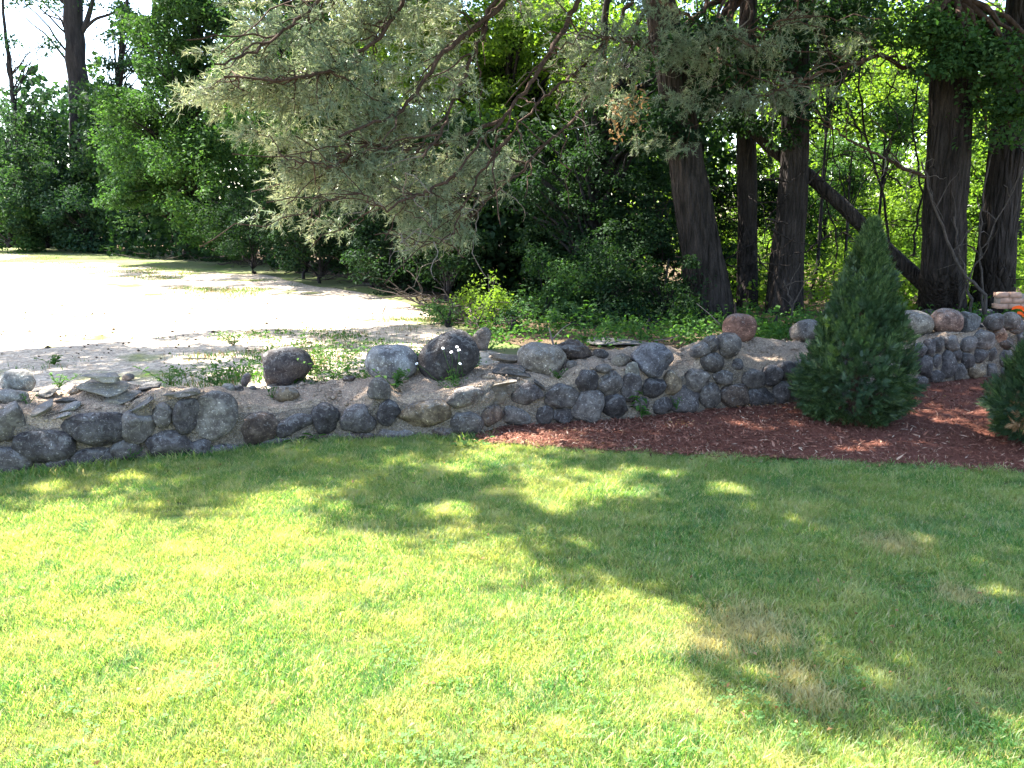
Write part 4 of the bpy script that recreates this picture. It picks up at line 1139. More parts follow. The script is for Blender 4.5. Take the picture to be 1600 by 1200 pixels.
needle_reg = [  # px,py,Y,rx,ry,rd,n
 (380, 110, 7.8, 60, 60, 0.35, 75), (450, 60, 7.9, 80, 70, 0.4, 110), (350, 125, 7.6, 32, 28, 0.2, 30), (430, 170, 7.8, 55, 40, 0.3, 30), (540, 50, 8.3, 90, 70, 0.5, 110), (520, 140, 8.0, 80, 50, 0.35, 70),
 (620, 90, 8.4, 90, 90, 0.5, 90), (600, 170, 8.1, 80, 50, 0.4, 75), (540, 230, 8.0, 80, 50, 0.35, 85), (640, 230, 8.3, 80, 50, 0.4, 85), (470, 270, 8.0, 60, 35, 0.3, 45),
 (560, 290, 8.1, 80, 40, 0.35, 75), (640, 320, 8.1, 60, 35, 0.3, 50), (700, 290, 8.6, 60, 45, 0.35, 55), (640, 375, 8.2, 30, 16, 0.2, 20), (700, 370, 8.3, 45, 28, 0.25, 24), (740, 330, 8.7, 50, 35, 0.3, 32),
 (700, 50, 8.9, 60, 50, 0.5, 28), (770, 240, 8.9, 40, 30, 0.3, 18), (470, 330, 8.1, 45, 20, 0.25, 16), (600, 10, 8.6, 120, 40, 0.6, 60),
 (920, 50, 9.4, 50, 24, 0.3, 22), (970, 85, 9.6, 60, 26, 0.35, 30), (1040, 70, 10.0, 70, 28, 0.35, 36), (1120, 55, 10.0, 60, 25, 0.35, 24), (1180, 140, 9.9, 60, 20, 0.3, 40), (1240, 140, 10.0, 40, 18, 0.25, 24),
 (930, 115, 9.3, 40, 25, 0.3, 18), (1010, 160, 10.2, 60, 30, 0.3, 16), (1060, 220, 10.3, 40, 25, 0.2, 12), (1250, 60, 9.9, 60, 30, 0.4, 18), (1350, 40, 10.1, 60, 30, 0.4, 16), (1100, 100, 10.2, 70, 30, 0.3, 30), (1200, 60, 10.0, 60, 30, 0.3, 26), (1030, 20, 9.9, 60, 20, 0.3, 20), (1080, 160, 10.3, 50, 25, 0.3, 18), (840, 0, 9.3, 60, 20, 0.5, 12)]
mbN, mbT = MB(), MB()
SPR = []
for (px, py, Y, rx, ry, rd, n) in needle_reg:
    c = at_y(px, py, Y); s = Y / FPX
    for k in range(int(n * 0.92)):
        if k % 7 == 0:
            cc = c + np.array([rng.normal() * 0.55 * rx * s, 0.12 + abs(rng.normal()) * rd * 0.7, rng.normal() * 0.55 * ry * s])
            if 740 < px < 1000: cc[1] += 0.2
        C = cc + rng.normal(size=3) * [0.13, 0.10, 0.055]
        d2 = np.linalg.norm(AllB - C, axis=1); j = int(np.argmin(d2)); away = C - AllB[j]
        D = unit(unit(away) * 0.7 + np.array([-0.55, -0.25, -0.1]) + 0.3 * rng.normal(size=3))
        Vn, tw = needle_spray(C, D)
        mbN.add(Vn, np.arange(len(Vn)).reshape(-1, 3))
        for (a, b) in tw[:3]: tube(mbT, [a, b], [0.0035, 0.0018], 3)
        SPR.append(C)
        if d2[j] < 1.6 and k % 7 == 0:
            j2 = int(np.clip(j + rng.integers(-3, 4), 0, len(AllB) - 1)); j2 = j2 if np.linalg.norm(AllB[j2] - AllB[j]) < 0.6 else j
            limb_to(mbT, AllB[j2], C, 0.008, 0.003, 4, 7, 0.03, 0.3)
mbN.build('needles', M['needle'], pine)
o = mbT.build('twigs', M['bark_red'], pine); o['kind'] = 'stuff'
# pale dead twigs among the boughs
_bx, _by = project(AllB)
RB = AllB[(_bx > 890) & (_bx < 1460)]; LB = AllB[(_bx > 560) & (_bx < 890) & (_by > 100)]
mb = MB()
for k in range(95):
    Q_ = RB if k < 60 else LB
    c = Q_[rng.integers(0, len(Q_))]
    P = [c]; d = unit(rng.normal(size=3) + [0, 0, -0.3])
    L = rng.uniform(0.03, 0.07)
    for q in range(rng.integers(8, 18)):
        d = unit(d + 0.38 * rng.normal(size=3) + [0, 0, -0.05]); P.append(P[-1] + d * L)
    tube(mb, P, np.linspace(rng.uniform(0.004, 0.009), 0.002, len(P)), 4)
o = mb.build('dead_twigs', M['twig'], pine, True); o['kind'] = 'stuff'
mb = MB()
for k in range(6):
    c = at_y(rng.uniform(960, 1010), rng.uniform(150, 240), 10.2)
    Pq = clump_points(c, 0.16, 22, 1.8); V, F = leaves(Pq, rng.normal(size=Pq.shape), 0.07, 0.35, 0.15); mb.add(V, F)
mb.build('dead_foliage', M['dead_leaf'], pine)

SPR = np.array(SPR); _sx, _sy = shadow_xy(SPR); _ppx, _ = project(SPR)
_gr = np.zeros((240, 240), bool)
for x_, y_ in zip(_sx[_ppx < 740], _sy[_ppx < 740]):
    i_, j_ = int((x_ + 12) * 10), int((y_ + 2) * 10)
    _gr[max(0, i_ - 3):i_ + 4, max(0, j_ - 3):j_ + 4] = True
def pine_sun(P):
    x, y = shadow_xy(P); i = np.clip(((x + 12) * 10).astype(int), 0, 239); j = np.clip(((y + 2) * 10).astype(int), 0, 239)
    return ~_gr[i, j]
LIT_FILTER.append(pine_sun)
mb = MB()
for k in range(170):
    c = at_y(rng.uniform(1010, 1630), rng.uniform(-20, 430), rng.uniform(10.6, 14.5))
    P = [c]; d = unit(rng.normal(size=3) * [1, 0.6, 0.8] + [0, 0, 0.1]); L = rng.uniform(0.05, 0.12)
    for q in range(rng.integers(8, 20)):
        d = unit(d + 0.3 * rng.normal(size=3) + [0, 0, -0.04]); P.append(P[-1] + d * L)
    tube(mb, P, np.linspace(rng.uniform(0.006, 0.016), 0.003, len(P)), 4)
tag(mb.build('tangled_twigs', M['bark'], None, True), 'tangle of fine dark twigs among the old trunks', 'twigs', kind='stuff')
# upper crown of the pine and shade trees: above the frame, throwing the lawn's shade
def overhead(root, ylo, yhi, hlo, hhi, n, size, mat, xlo, xhi, dens=0.0, seed=0, above=-25, patch=0.9, nclump=260, name='crown', lo_keep=None):
    mb = MB(); L = []
    cnt = 0; tries = 0
    while cnt < nclump and tries < nclump * 12:
        tries += 1
        gx, gy = rng.uniform(xlo, xhi), rng.uniform(ylo, yhi); h = rng.uniform(hlo, hhi)
        c = np.array([gx + SUN_DIR.x / SUN_DIR.z * h, gy + SUN_DIR.y / SUN_DIR.z * h, h])
        if vnoise(np.array([[gx, gy, seed]]), patch, seed + 50)[0] < dens: continue
        px, py = project(c[None])
        if py[0] > above - 60: continue
        if not keep(c[None])[0]: continue
        cnt += 1
        r = rng.uniform(0.3, 0.55); k = int(n * rng.uniform(0.7, 1.3))
        P = clump_points(c, r, k, 0.55)
        ok = keep(P); ppx, ppy = project(P); ok &= (ppy < above) | (ppx < -60) | (ppx > 1660)
        P = P[ok]
        if len(P) == 0: continue
        N = rng.normal(size=P.shape) * 0.7 + [0, 0, 0.9]
        V, F = leaves(P, N, size * rng.uniform(0.7, 1.3, len(P)), 0.6); mb.add(V, F)
        L.append(c)
    mb.build(name, mat, root)
    return L
shade = thing('shade_tree', (7.6, 6.8, 0.0), 'tall leafy tree outside the right edge whose crown shades the lawn', 'tree')
mb = MB(); tr_pts = [np.array(p, float) for p in ((7.6, 6.8, -0.1), (7.5, 6.9, 2.5), (7.2, 7.2, 5), (6.6, 7.6, 8), (6.3, 7.8, 11))]
V, F = trunk_mesh(tr_pts, [0.34, 0.28, 0.25, 0.18, 0.07], 40, 0.06, 80, 3, 0.2); mb.add(V, F); mb.build('trunk', M['bark'], shade, True)
L1 = overhead(shade, 2.4, 7.2, 5.0, 10.0, 85, 0.105, M['leaf_mid'], 0.2, 8.0, nclump=420, seed=1, dens=-0.55)
L1 += overhead(shade, 2.3, 5.6, 5.0, 9.5, 85, 0.105, M['leaf_mid'], 0.8, 5.6, nclump=260, seed=8, dens=-0.9)
L2 = overhead(pine, 3.5, 8.6, 5.5, 10.0, 85, 0.105, M['leaf_dark'], -5.0, 1.5, nclump=330, seed=2, dens=-0.35, name='upper_crown')
L3 = overhead(pine, 8.0, 12.5, 6.5, 11, 80, 0.12, M['leaf_dark'], -1.5, 9.0, nclump=260, seed=3, dens=-0.30, name='upper_crown')
L4 = overhead(pine, 7.2, 10.2, 5.5, 9, 50, 0.10, M['leaf_dark'], -6.5, -1.0, nclump=110, seed=4, dens=0.05, name='upper_crown', patch=1.6)
maple = bpy.data.objects['bushy_tree.001']
L5 = overhead(maple, 12.0, 22.5, 7.0, 11.5, 75, 0.12, M['leaf_mid'], -9.5, 0.5, nclump=260, seed=6, dens=-0.35, name='upper_crown')
mb = MB(); Ps = smooth_path(tr_pts, 30)
for c in L1[::7]:
    k = rng.integers(14, 28); limb_to(mb, Ps[k], c, 0.05, 0.01, 5, 10, 0.05)
o = mb.build('branches', M['bark'], shade, True); o['kind'] = 'stuff'
mb = MB(); Pp = smooth_path([Yp(1030, 0, YP), Yp(1005, -160, YP), Yp(990, -420, YP), Yp(985, -800, YP)], 30)
for c in (L2 + L3)[::7]:
    k = rng.integers(4, 24); Pq = limb_to(MB(), Pp[k], c, 0.05, 0.01, 5, 10, 0.05)
    ok = project(Pq)[1]
    if np.all((ok < 10)): tube(mb, Pq, np.linspace(0.05, 0.01, len(Pq)), 5)
o = mb.build('upper_branches', M['bark_red'], pine, True); o['kind'] = 'stuff'

# ------------------------------------------------------------------ arborvitae
def arborvitae(label, base, h, rmax, nspray, seed, brown=0, lean=0.0):
    rs = np.random.default_rng(seed)
    root = thing('arborvitae', base, label, 'arborvitae', 'arborvitae planted in the red mulch')
    base = np.asarray(base)
    mb = MB(); tube(mb, [base + [0, 0, -0.05], base + [0.01, 0, h * 0.5], base + [lean, 0, h * 0.93]], [0.035, 0.022, 0.006], 8)
    for k in range(60):
        z = h * rs.uniform(0.05, 0.9); a = rs.uniform(0, 6.28); r = rmax * (1 - z / h) * 0.8
        s = base + [lean * z / h, 0, z * 0.9]; tube(mb, [s, s + [math.cos(a) * r * 0.6, math.sin(a) * r * 0.6, 0.05], s + [math.cos(a) * r, math.sin(a) * r, 0.16]], [0.008, 0.005, 0.002], 4)
    mb.build('trunk', M['bark_red'], root, True)
    mb = MB(); mbb = MB()
    a0 = rs.uniform(0, 6.28, 40)
    for k in range(nspray):
        q = rs.uniform(0, 1) ** 1.15                       # relative height
        prof = (min(1, (q + 0.07) / 0.24) ** 0.5) * (1 - q) ** 0.86 * 1.16 + 0.015
        a = rs.uniform(0, 6.283)
        lump = 1 + 0.26 * float(vnoise(np.array([[math.cos(a) * 1.7, math.sin(a) * 1.7, q * 6]]), 1.7, seed)[0]) + max(0, rs.normal()) * 0.05
        inner = rs.uniform(0.0, 1.0) ** 0.4
        if vnoise(np.array([[math.cos(a) * 2.2, math.sin(a) * 2.2, q * 9]]), 2.0, seed + 7)[0] < -0.38: continue
        r = rmax * prof * lump * (0.45 + 0.55 * inner)
        out = np.array([math.cos(a), math.sin(a), 0.0])
        c = base + out * r + [lean * q, 0, 0.03 + q * h * 0.97]
        # fan-shaped flat spray, rising outward then tips nodding
        up = unit(out * rs.uniform(0.4, 1.0) + np.array([0, 0, rs.uniform(0.35, 1.1) + q]) + 0.35 * rs.normal(size=3))
        if q < 0.25: up = unit(out + [0, 0, rs.uniform(-0.3, 0.5)] + 0.3 * rs.normal(size=3))
        side = unit(np.cross(up, rs.normal(size=3) * 0.7 + out)); 
        L = rs.uniform(0.04, 0.10)
        Vs, Fs = [], []
        nf = 10
        for f in range(nf):
            t = f / nf; sgn = 1 if f % 2 else -1
            o = c + up * L * (t * 0.8 - 0.3)
            d = unit(up * (0.75 + t * 0.4) + side * sgn * (0.75 - 0.5 * t)) * L * (0.62 - 0.25 * t) + rs.normal(size=3) * 0.004
            w = np.cross(d, np.cross(up, side)); w = unit(w) * 0.0037
            b = len(Vs); Vs += [o, o + d * 0.5 + w, o + d, o + d * 0.5 - w]
            Fs.append([b, b + 1, b + 2, b + 3])
        o = c - up * L * 0.4; w = side * 0.004; b = len(Vs)
        Vs += [o, c + up * L * 0.3 + w, c + up * L * 0.95, c + up * L * 0.3 - w]; Fs.append([b, b + 1, b + 2, b + 3])
        near_brown = brown and any(np.linalg.norm(c - bb) < br for bb, br in brown)
        (mbb if near_brown else mb).add(np.array(Vs), np.array(Fs))
    mb.build('foliage', M['thuja'], root)
    if mbb.n:
        o = mbb.build('brown_sprays', M['dead_leaf'], root); o['label'] = 'dead orange-brown sprays'
    return root
b1 = at_z(1330, 655, 0.02)
arborvitae('cone-shaped dark green arborvitae, whole in view, standing in the mulch before the wall', b1, 1.50, 0.425, 8600, 5, lean=0.04)
b2 = at_z(1648, 690, 0.02)
arborvitae('arborvitae cut off by the right edge, with a few brown sprays', b2, 1.05, 0.47, 5600, 9,
           brown=[(at_y(1582, 610, 5.45), 0.07), (at_y(1592, 660, 5.4), 0.06)])

# ------------------------------------------------------------------ mulch chips
n = 42000
X = rng.uniform(float(_Mu[0, 0]) + 0.02, 7.0, n)
q = rng.uniform(0, 1, n)
lo = ymul(X); hi = yb(X) + 0.02
Yv = lo - 0.015 + (hi - lo + 0.015) * q
Yv = np.where(rng.uniform(0, 1, n) < 0.04, lo - np.abs(rng.normal(size=n)) * 0.05, Yv)
P = np.stack([X, Yv, np.full(n, 0.0)], 1)
P[:, 2] = 0.024 + 0.018 * fbm(P * [1, 1, 0], 6, 3, 3) + rng.uniform(0, 0.012, n)
N = rng.normal(size=(n, 3)) * 0.45 + [0, 0, 1]
V, F = leaves(P, N, np.minimum(rng.lognormal(math.log(0.024), 0.45, n), 0.09), 0.2, 0.02)
mb = MB(); mb.add(V, F)
tag(mb.build('mulch_chips', M['chips']), 'shredded red-brown bark mulch covering the bed along the wall', 'mulch', kind='stuff')
# fallen leaves and pale crumbs on the mulch
mb = MB()
for (px, py, k, sp_) in ((1065, 660, 26, 0.08), (880, 690, 10, 0.25), (1130, 715, 26, 0.3), (1240, 635, 20, 0.25), (1170, 633, 40, 0.25), (1430, 620, 30, 0.12), (755, 688, 24, 0.1), (900, 672, 12, 0.3), (1450, 730, 14, 0.3)):
    c = at_z(px, py, 0.045)
    Pq = c + rng.normal(size=(k, 3)) * [sp_, 0.05, 0.004]
    V, F = leaves(Pq, rng.normal(size=(k, 3)) * 0.4 + [0, 0, 1], rng.uniform(0.012, 0.035, k), 0.5); mb.add(V, F)
tag(mb.build('leaf_litter', M['dead_leaf']), 'pale dry leaves and crumbs scattered on the red mulch', 'leaf litter', kind='stuff')

# ------------------------------------------------------------------ grass
def clump_mesh(name, nb, rad, hmin, hmax, w, seed, mat):
    rs = np.random.default_rng(seed); mb = MB()
    for k in range(nb):
        a = rs.uniform(0, 6.28); r = rad * math.sqrt(rs.uniform()); b = np.array([math.cos(a) * r, math.sin(a) * r, -0.003])
        h = rs.uniform(hmin, hmax); d = rs.uniform(0, 6.28); ln = h * rs.uniform(0.2, 1.1)
        D = np.array([math.cos(d), math.sin(d), 0]); S = np.array([-math.sin(d), math.cos(d), 0]); S = unit(S + 0.8 * rs.normal(size=3) * [1, 1, 0]) * w * rs.uniform(0.7, 1.2)
        m = b + D * ln * 0.35 + [0, 0, h * 0.62]; t = b + D * ln + [0, 0, h]
        V = np.array([b - S / 2, b + S / 2, m + S * 0.45, m - S * 0.45, t])
        mb.add(V, np.array([[0, 1, 2, 3]])); mb.f[-1] = mb.f[-1]
        mb.f.append(np.array([[3, 2, 4]]) + (mb.n - 5))
    me = mb.mesh(name); me.materials.append(mat)
    return bpy.data.objects.new(name, me)
protos = [clump_mesh('grass_tuft', 60, 0.05, 0.012, 0.038, 0.0026, s, M['blade']) for s in range(4)]

def scatter(name, surf_mesh, density, seed, smin, smax, label, cat):
    o = bpy.data.objects.new(name, surf_mesh); scene.collection.objects.link(o)
    ng = bpy.data.node_groups.new(name + '_scatter', 'GeometryNodeTree')
    ng.interface.new_socket('Geometry', in_out='INPUT', socket_type='NodeSocketGeometry')
    ng.interface.new_socket('Geometry', in_out='OUTPUT', socket_type='NodeSocketGeometry')
    N = ng.nodes; Lk = ng.links.new
    gi, go = N.new('NodeGroupInput'), N.new('NodeGroupOutput')
    dp = N.new('GeometryNodeDistributePointsOnFaces'); dp.inputs['Density'].default_value = density; dp.inputs['Seed'].default_value = seed
    Lk(gi.outputs[0], dp.inputs['Mesh'])
    jn = N.new('GeometryNodeJoinGeometry')
    for p in protos:
        oi = N.new('GeometryNodeObjectInfo'); oi.inputs['Object'].default_value = p; oi.inputs['As Instance'].default_value = True
        Lk(oi.outputs['Geometry'], jn.inputs[0])
    ip = N.new('GeometryNodeInstanceOnPoints'); ip.inputs['Pick Instance'].default_value = True
    Lk(dp.outputs['Points'], ip.inputs['Points']); Lk(jn.outputs[0], ip.inputs['Instance'])
    ri = N.new('FunctionNodeRandomValue'); ri.data_type = 'INT'; ri.inputs[4].default_value = 0; ri.inputs[5].default_value = len(protos) - 1
    Lk(ri.outputs[2], ip.inputs['Instance Index'])
    rr = N.new('FunctionNodeRandomValue'); rr.data_type = 'FLOAT_VECTOR'; rr.inputs[0].default_value = (-0.12, -0.12, 0); rr.inputs[1].default_value = (0.12, 0.12, 6.28)
    Lk(rr.outputs[0], ip.inputs['Rotation'])
    rs_ = N.new('FunctionNodeRandomValue'); rs_.data_type = 'FLOAT'; rs_.inputs[2].default_value = smin; rs_.inputs[3].default_value = smax
    nz = N.new('ShaderNodeTexNoise'); nz.inputs['Scale'].default_value = 2.5
    pos = N.new('GeometryNodeInputPosition'); Lk(pos.outputs[0], nz.inputs['Vector'])
    mp = N.new('ShaderNodeMapRange'); mp.inputs[1].default_value = 0.3; mp.inputs[2].default_value = 0.7; mp.inputs[3].default_value = 0.65; mp.inputs[4].default_value = 1.35
    Lk(nz.outputs[0], mp.inputs[0])
    ml = N.new('ShaderNodeMath'); ml.operation = 'MULTIPLY'; Lk(mp.outputs[0], ml.inputs[0]); Lk(rs_.outputs[1], ml.inputs[1])
    Lk(ml.outputs[0], ip.inputs['Scale'])
    Lk(ip.outputs[0], go.inputs[0])
    md = o.modifiers.new('scatter', 'NODES'); md.node_group = ng
    return tag(o, label, cat, kind='stuff')

xs = np.linspace(-6.5, 7.5, 420); V = []
for x in xs:
    for y in np.linspace(1.3, float(ymul(x)) + (0.03 if x < _Mu[0, 0] else 0.02), 30): V.append((x, y, 0.003))
V = np.array(V); Fg = grid_faces(len(xs), 30)
cen = V[Fg].mean(1); ok = np.abs(cen[:, 0]) < 1.1 + 0.72 * cen[:, 1]
mb = MB(); mb.add(V, Fg[ok])
scatter('grass', mb.mesh('grass_surface'), 850, 1, 0.8, 1.2, 'mown green lawn grass with sunlit and shaded patches', 'grass')
# taller unmown fringe along the wall foot
mb = MB(); xs = np.linspace(-5, float(_Mu[0, 0]) + 0.1, 80); V = []
for x in xs:
    for y in np.linspace(float(yb(x)) - 0.07, float(yb(x)) + 0.03, 3): V.append((x, y, 0.003))
mb.add(np.array(V), grid_faces(len(xs), 3))
scatter('grass_fringe', mb.mesh('fringe_surface'), 450, 2, 1.2, 2.3, 'slightly taller grass fringe at the foot of the wall', 'grass')

mb = MB(); mb2 = MB()
for k in range(60):
    c0 = at_z(rng.uniform(-100, 1700), 700 + 520 * rng.uniform() ** 0.8, 0.03)
    if c0[1] > ymul(c0[0]) - 0.1: continue
    for q in range(int(rng.integers(4, 22))):
        c = c0 + [rng.normal() * 0.07, rng.normal() * 0.07, rng.uniform(-0.004, 0.008)]
        for a in (0, 2.1, 4.2):
            a += rng.uniform(0, 0.6); d = np.array([math.cos(a), math.sin(a), 0.15]); sdv = np.array([-math.sin(a), math.cos(a), 0]) * 0.0055; L = 0.012
            mb.add(np.array([c, c + d * L * 0.6 + sdv, c + d * L, c + d * L * 0.6 - sdv]), np.array([[0, 1, 2, 3]]))
M['clover'] = leaf_mat('clover_leaf', [(0.075, 0.16, 0.05), (0.10, 0.20, 0.06), (0.13, 0.24, 0.08)], 0.4, (1.5, 1.5, 0.8))
tag(mb.build('clover', M['clover']), 'low clover leaves dotted through the mown lawn', 'clover', kind='stuff')
n = 230; P = np.array([at_z(rng.uniform(-100, 1700), 700 + 500 * rng.uniform() ** 0.9, 0.034) for _ in range(n)])
P = P[P[:, 1] < ymul(P[:, 0]) + 0.1]
V, F = leaves(P, rng.normal(size=P.shape) * 0.5 + [0, 0, 1], rng.uniform(0.008, 0.028, len(P)), 0.5); mb2.add(V, F)
tag(mb2.build('fallen_leaves', M['dead_leaf']), 'small dry leaf scraps lying on the lawn', 'leaf litter', kind='stuff')

# weeds and tufts on the field
def tufts(mb, C, k, h, w, spread):
    for c in C:
        n = int(k * rng.uniform(0.6, 1.4))
        B0 = c + rng.normal(size=(n, 3)) * [spread, spread, 0]; B0[:, 2] = c[2]
        D = unit(rng.normal(size=(n, 3)) * [1, 1, 0] + 1e-6); H = h * rng.uniform(0.4, 1.2, (n, 1))
        T = B0 + D * H * rng.uniform(0.1, 0.8, (n, 1)) + [0, 0, 1] * H
        S = np.cross(D, [0, 0, 1]) * w
        V = np.stack([B0 - S, B0 + S, T], 1).reshape(-1, 3); mb.add(V, np.arange(len(V)).reshape(-1, 3))
mb = MB(); C = []
for k in range(2600):
    px = rng.uniform(-60, 760); py = rng.uniform(500, 606)
    lo_ = np.interp(px, [-60, 0, 100, 280, 330, 400, 520, 640, 760], [585, 580, 568, 558, 530, 515, 512, 500, 490])
    if py < lo_ and rng.uniform() > 0.05: continue
    p = at_z(px, py, FIELD_Z)
    if p[1] < yb(p[0]) + WT: p[1] = yb(p[0]) + WT + rng.uniform(0, 0.3)
    if vnoise(p[None], 1.6, 3)[0] < 0.12 or rng.uniform() < 0.3: continue
    C.append(p)
for k in range(3200):
    px = rng.uniform(-60, 700); py = rng.uniform(380, 500)
    hi_ = np.interp(px, [-60, 0, 150, 260, 450, 690], [392, 396, 405, 432, 462, 486]); ctr = hi_ + rng.normal() * 11 + 5
    p = at_z(px, float(np.clip(ctr, 384, 500)), FIELD_Z)
    if vnoise(p[None], 0.8, 4)[0] < -0.1: continue
    C.append(p)
tufts(mb, C[::2], 15, 0.05, 0.0035, 0.10)
mb_dry = MB(); tufts(mb_dry, C[1::3], 12, 0.05, 0.0035, 0.10)
tag(mb_dry.build('dry_field_grass', M['dead_leaf']), 'dry straw-coloured grass mixed through the sandy field', 'dry grass', kind='stuff')
tufts(mb, C[1::2], 8, 0.04, 0.003, 0.10)
tag(mb.build('field_grass', M['weed']), 'patchy grass and weeds on the sandy field beyond the wall', 'grass', kind='stuff')
mb = MB(); C = []
for k in range(760):
    px = rng.uniform(260, 780); py = rng.uniform(520, 600)
    if rng.uniform() > np.interp(px, [260, 400, 780], [0.25, 0.7, 1.0]): continue
    p = at_z(px, py, FIELD_Z)
    if p[1] < yb(p[0]) + WT: continue
    if vnoise(p[None], 1.4, 13)[0] < 0.0: continue
    C.append(p)
for c in C:
    Pq = clump_points(c + [0, 0, 0.05], 0.09, 12, 0.8); Pq[:, 2] = np.maximum(Pq[:, 2], FIELD_Z + 0.01)
    V, F = leaves(Pq, rng.normal(size=Pq.shape) * 0.5 + [0, 0, 0.8], rng.uniform(0.02, 0.045, len(Pq)), 0.55); mb.add(V, F)
for k in range(600):   # ground cover in the shade behind the wall on the right
    px = rng.uniform(740, 1640); py = rng.uniform(486, 545)
    p = at_z(px, py, FIELD_Z)
    if p[1] < yb(p[0]) + WT: continue
    Pq = clump_points(p + [0, 0, 0.1], 0.16, 14, 0.8); Pq[:, 2] = np.maximum(Pq[:, 2], FIELD_Z + 0.01)
    V, F = leaves(Pq, rng.normal(size=Pq.shape) * 0.5 + [0, 0, 0.8], rng.uniform(0.03, 0.07, len(Pq)), 0.55); mb.add(V, F)
tag(mb.build('ground_cover_leaves', M['weed']), 'low leafy weeds growing behind the wall and under the trees', 'weeds', kind='stuff')
# brush and sticks along the wood edge
mb = MB()
for k in range(300):
    px = rng.uniform(180, 760); py = np.interp(px, [180, 330, 450, 560, 640, 700, 760], [392, 404, 418, 440, 462, 490, 520]) + rng.normal() * 5
    p = at_z(px, py, FIELD_Z + 0.05) + [0, 0.3, 0]
    d = unit(rng.normal(size=3) * [1, 1, 0.25] + [0, 0, 0.1]); L = rng.uniform(0.3, 1.1)
    limb_to(mb, p, p + d * L, 0.012, 0.004, 4, 6, 0.05, 0.2)
tag(mb.build('brush_debris', M['stem_bark']), 'dead sticks and brush lying along the edge of the wood', 'brush', kind='stuff')
for (a, b, Y0, lab) in (((640, 432), (655, 439), None, 'pale stick lying on the sunlit grass near the far shadow'), ((598, 490), (604, 478), None, 'short pale stick standing up where the field narrows')):
    mb = MB(); p = at_z(*a, FIELD_Z + 0.02)
    e = p + ([0.28, -0.1, 0.02] if a[0] == 640 else [0.05, 0.1, 0.14])
    limb_to(mb, p, e, 0.012, 0.006, 5, 6, 0.02, 0.1)
    tag(mb.build('stick', M['twig'], None, True), lab, 'stick', 'pale sticks on the field')

# scattered clods on the sand
mb = MB()
for k in range(500):
    px = rng.uniform(0, 690); py = rng.uniform(455, 560); p = at_z(px, py, FIELD_Z + 0.004)
    O = np.array([[1, 0, 0], [-1, 0, 0], [0, 1, 0], [0, -1, 0], [0, 0, 1], [0, 0, -1]]) * rng.uniform(0.6, 1.2, (6, 1)) * rng.lognormal(math.log(0.011), 0.5)
    mb.add(O * [1, 1, 0.7] + p, Fo)
tag(mb.build('soil_clods', M['litter']), 'dark clods and pebbles scattered on the pale sand', 'clods', kind='stuff')

# ------------------------------------------------------------------ individual weeds on and by the wall
def leafy(name, label, px, py, Y, h, nleaf, size, spread, mat='weed', stems=3, aspect=0.5, group='weeds growing on the wall', droop=0.0):
    b = at_y(px, py, Y)
    root = thing(name, b, label, 'weed', group)
    ms, ml = MB(), MB()
    for s in range(stems):
        e = b + [rng.normal() * spread, rng.normal() * spread * 0.6, h * rng.uniform(0.7, 1.05)]
        P = limb_to(ms, b, e, 0.003, 0.0015, 4, 8, 0.05, 0.1)
        k = max(2, nleaf // stems)
        for q in range(k):
            t = P[min(7, 1 + int(6.5 * (q + 0.5) / k))]; a = rng.uniform(0, 6.28); d = np.array([math.cos(a), math.sin(a), rng.uniform(-0.2, 0.6) - droop])
            d = unit(d); sz = size * rng.uniform(0.7, 1.2)
            S = unit(np.cross(d, [0, 0, 1])) * sz * aspect * 0.5; c0 = t; up = np.array([0, 0, sz * 0.10])
            V = np.array([c0, c0 + d * sz * 0.3 + S * 0.85 + up, c0 + d * sz * 0.65 + S * 0.8 + up, c0 + d * sz - up, c0 + d * sz * 0.65 - S * 0.8 + up, c0 + d * sz * 0.3 - S * 0.85 + up, c0 + d * sz * 0.5])
            ml.add(V, np.array([[0, 1, 6], [1, 2, 6], [2, 3, 6], [3, 4, 6], [4, 5, 6], [5, 0, 6]]))
    ms.build('stem', M['weed'], root); ml.build('leaves', M[mat], root)
    return root
def wy(px, py):    # depth of the wall top where a pixel meets it
    return float(ray_top(px, py)[1])
leafy('weed', 'leafy green weed in front of the cream white boulder', 618, 608, wy(618, 608), 0.17, 60, 0.055, 0.10, stems=9)
leafy('weed', 'small weed at the foot of the dark grey boulder', 425, 625, wy(425, 625), 0.10, 20, 0.03, 0.04, stems=4)
leafy('weed', 'low weed under the tan domed boulder', 872, 592, wy(872, 592), 0.08, 34, 0.035, 0.06, stems=6)
leafy('weed', 'tall narrow-leaved weed against the dark wall stones at the mulch edge', 1003, 655, float(yb(at_z(1003, 655)[0])) - 0.04, 0.24, 22, 0.095, 0.05, stems=3, aspect=0.32)
leafy('weed', 'small feathery weed beside the lower wall stones', 1057, 640, float(yb(at_z(1057, 645)[0])) - 0.03, 0.12, 24, 0.03, 0.05, stems=4, aspect=0.3)
leafy('seedling_tree', 'broad-leaved seedling standing against the dark wood behind the slab', 912, 540, 7.9, 0.42, 34, 0.085, 0.09, stems=3, aspect=0.62, group=None)
leafy('weed', 'feathery seedling behind the bluish boulder', 1000, 530, 8.1, 0.20, 34, 0.04, 0.10, stems=5, aspect=0.35)
leafy('weed', 'upright leafy weed left of the pink boulder', 1128, 520, 8.1, 0.26, 40, 0.045, 0.05, stems=4, aspect=0.4)
leafy('weed', 'broad-bladed weed right of the pink boulder', 1200, 530, 8.2, 0.16, 16, 0.11, 0.08, stems=4, aspect=0.2)
leafy('weed', 'spindly weed at the left foot of the wall in the grass', 205, 722, float(yb(at_z(205, 722)[0])) - 0.04, 0.10, 18, 0.03, 0.05, stems=4)
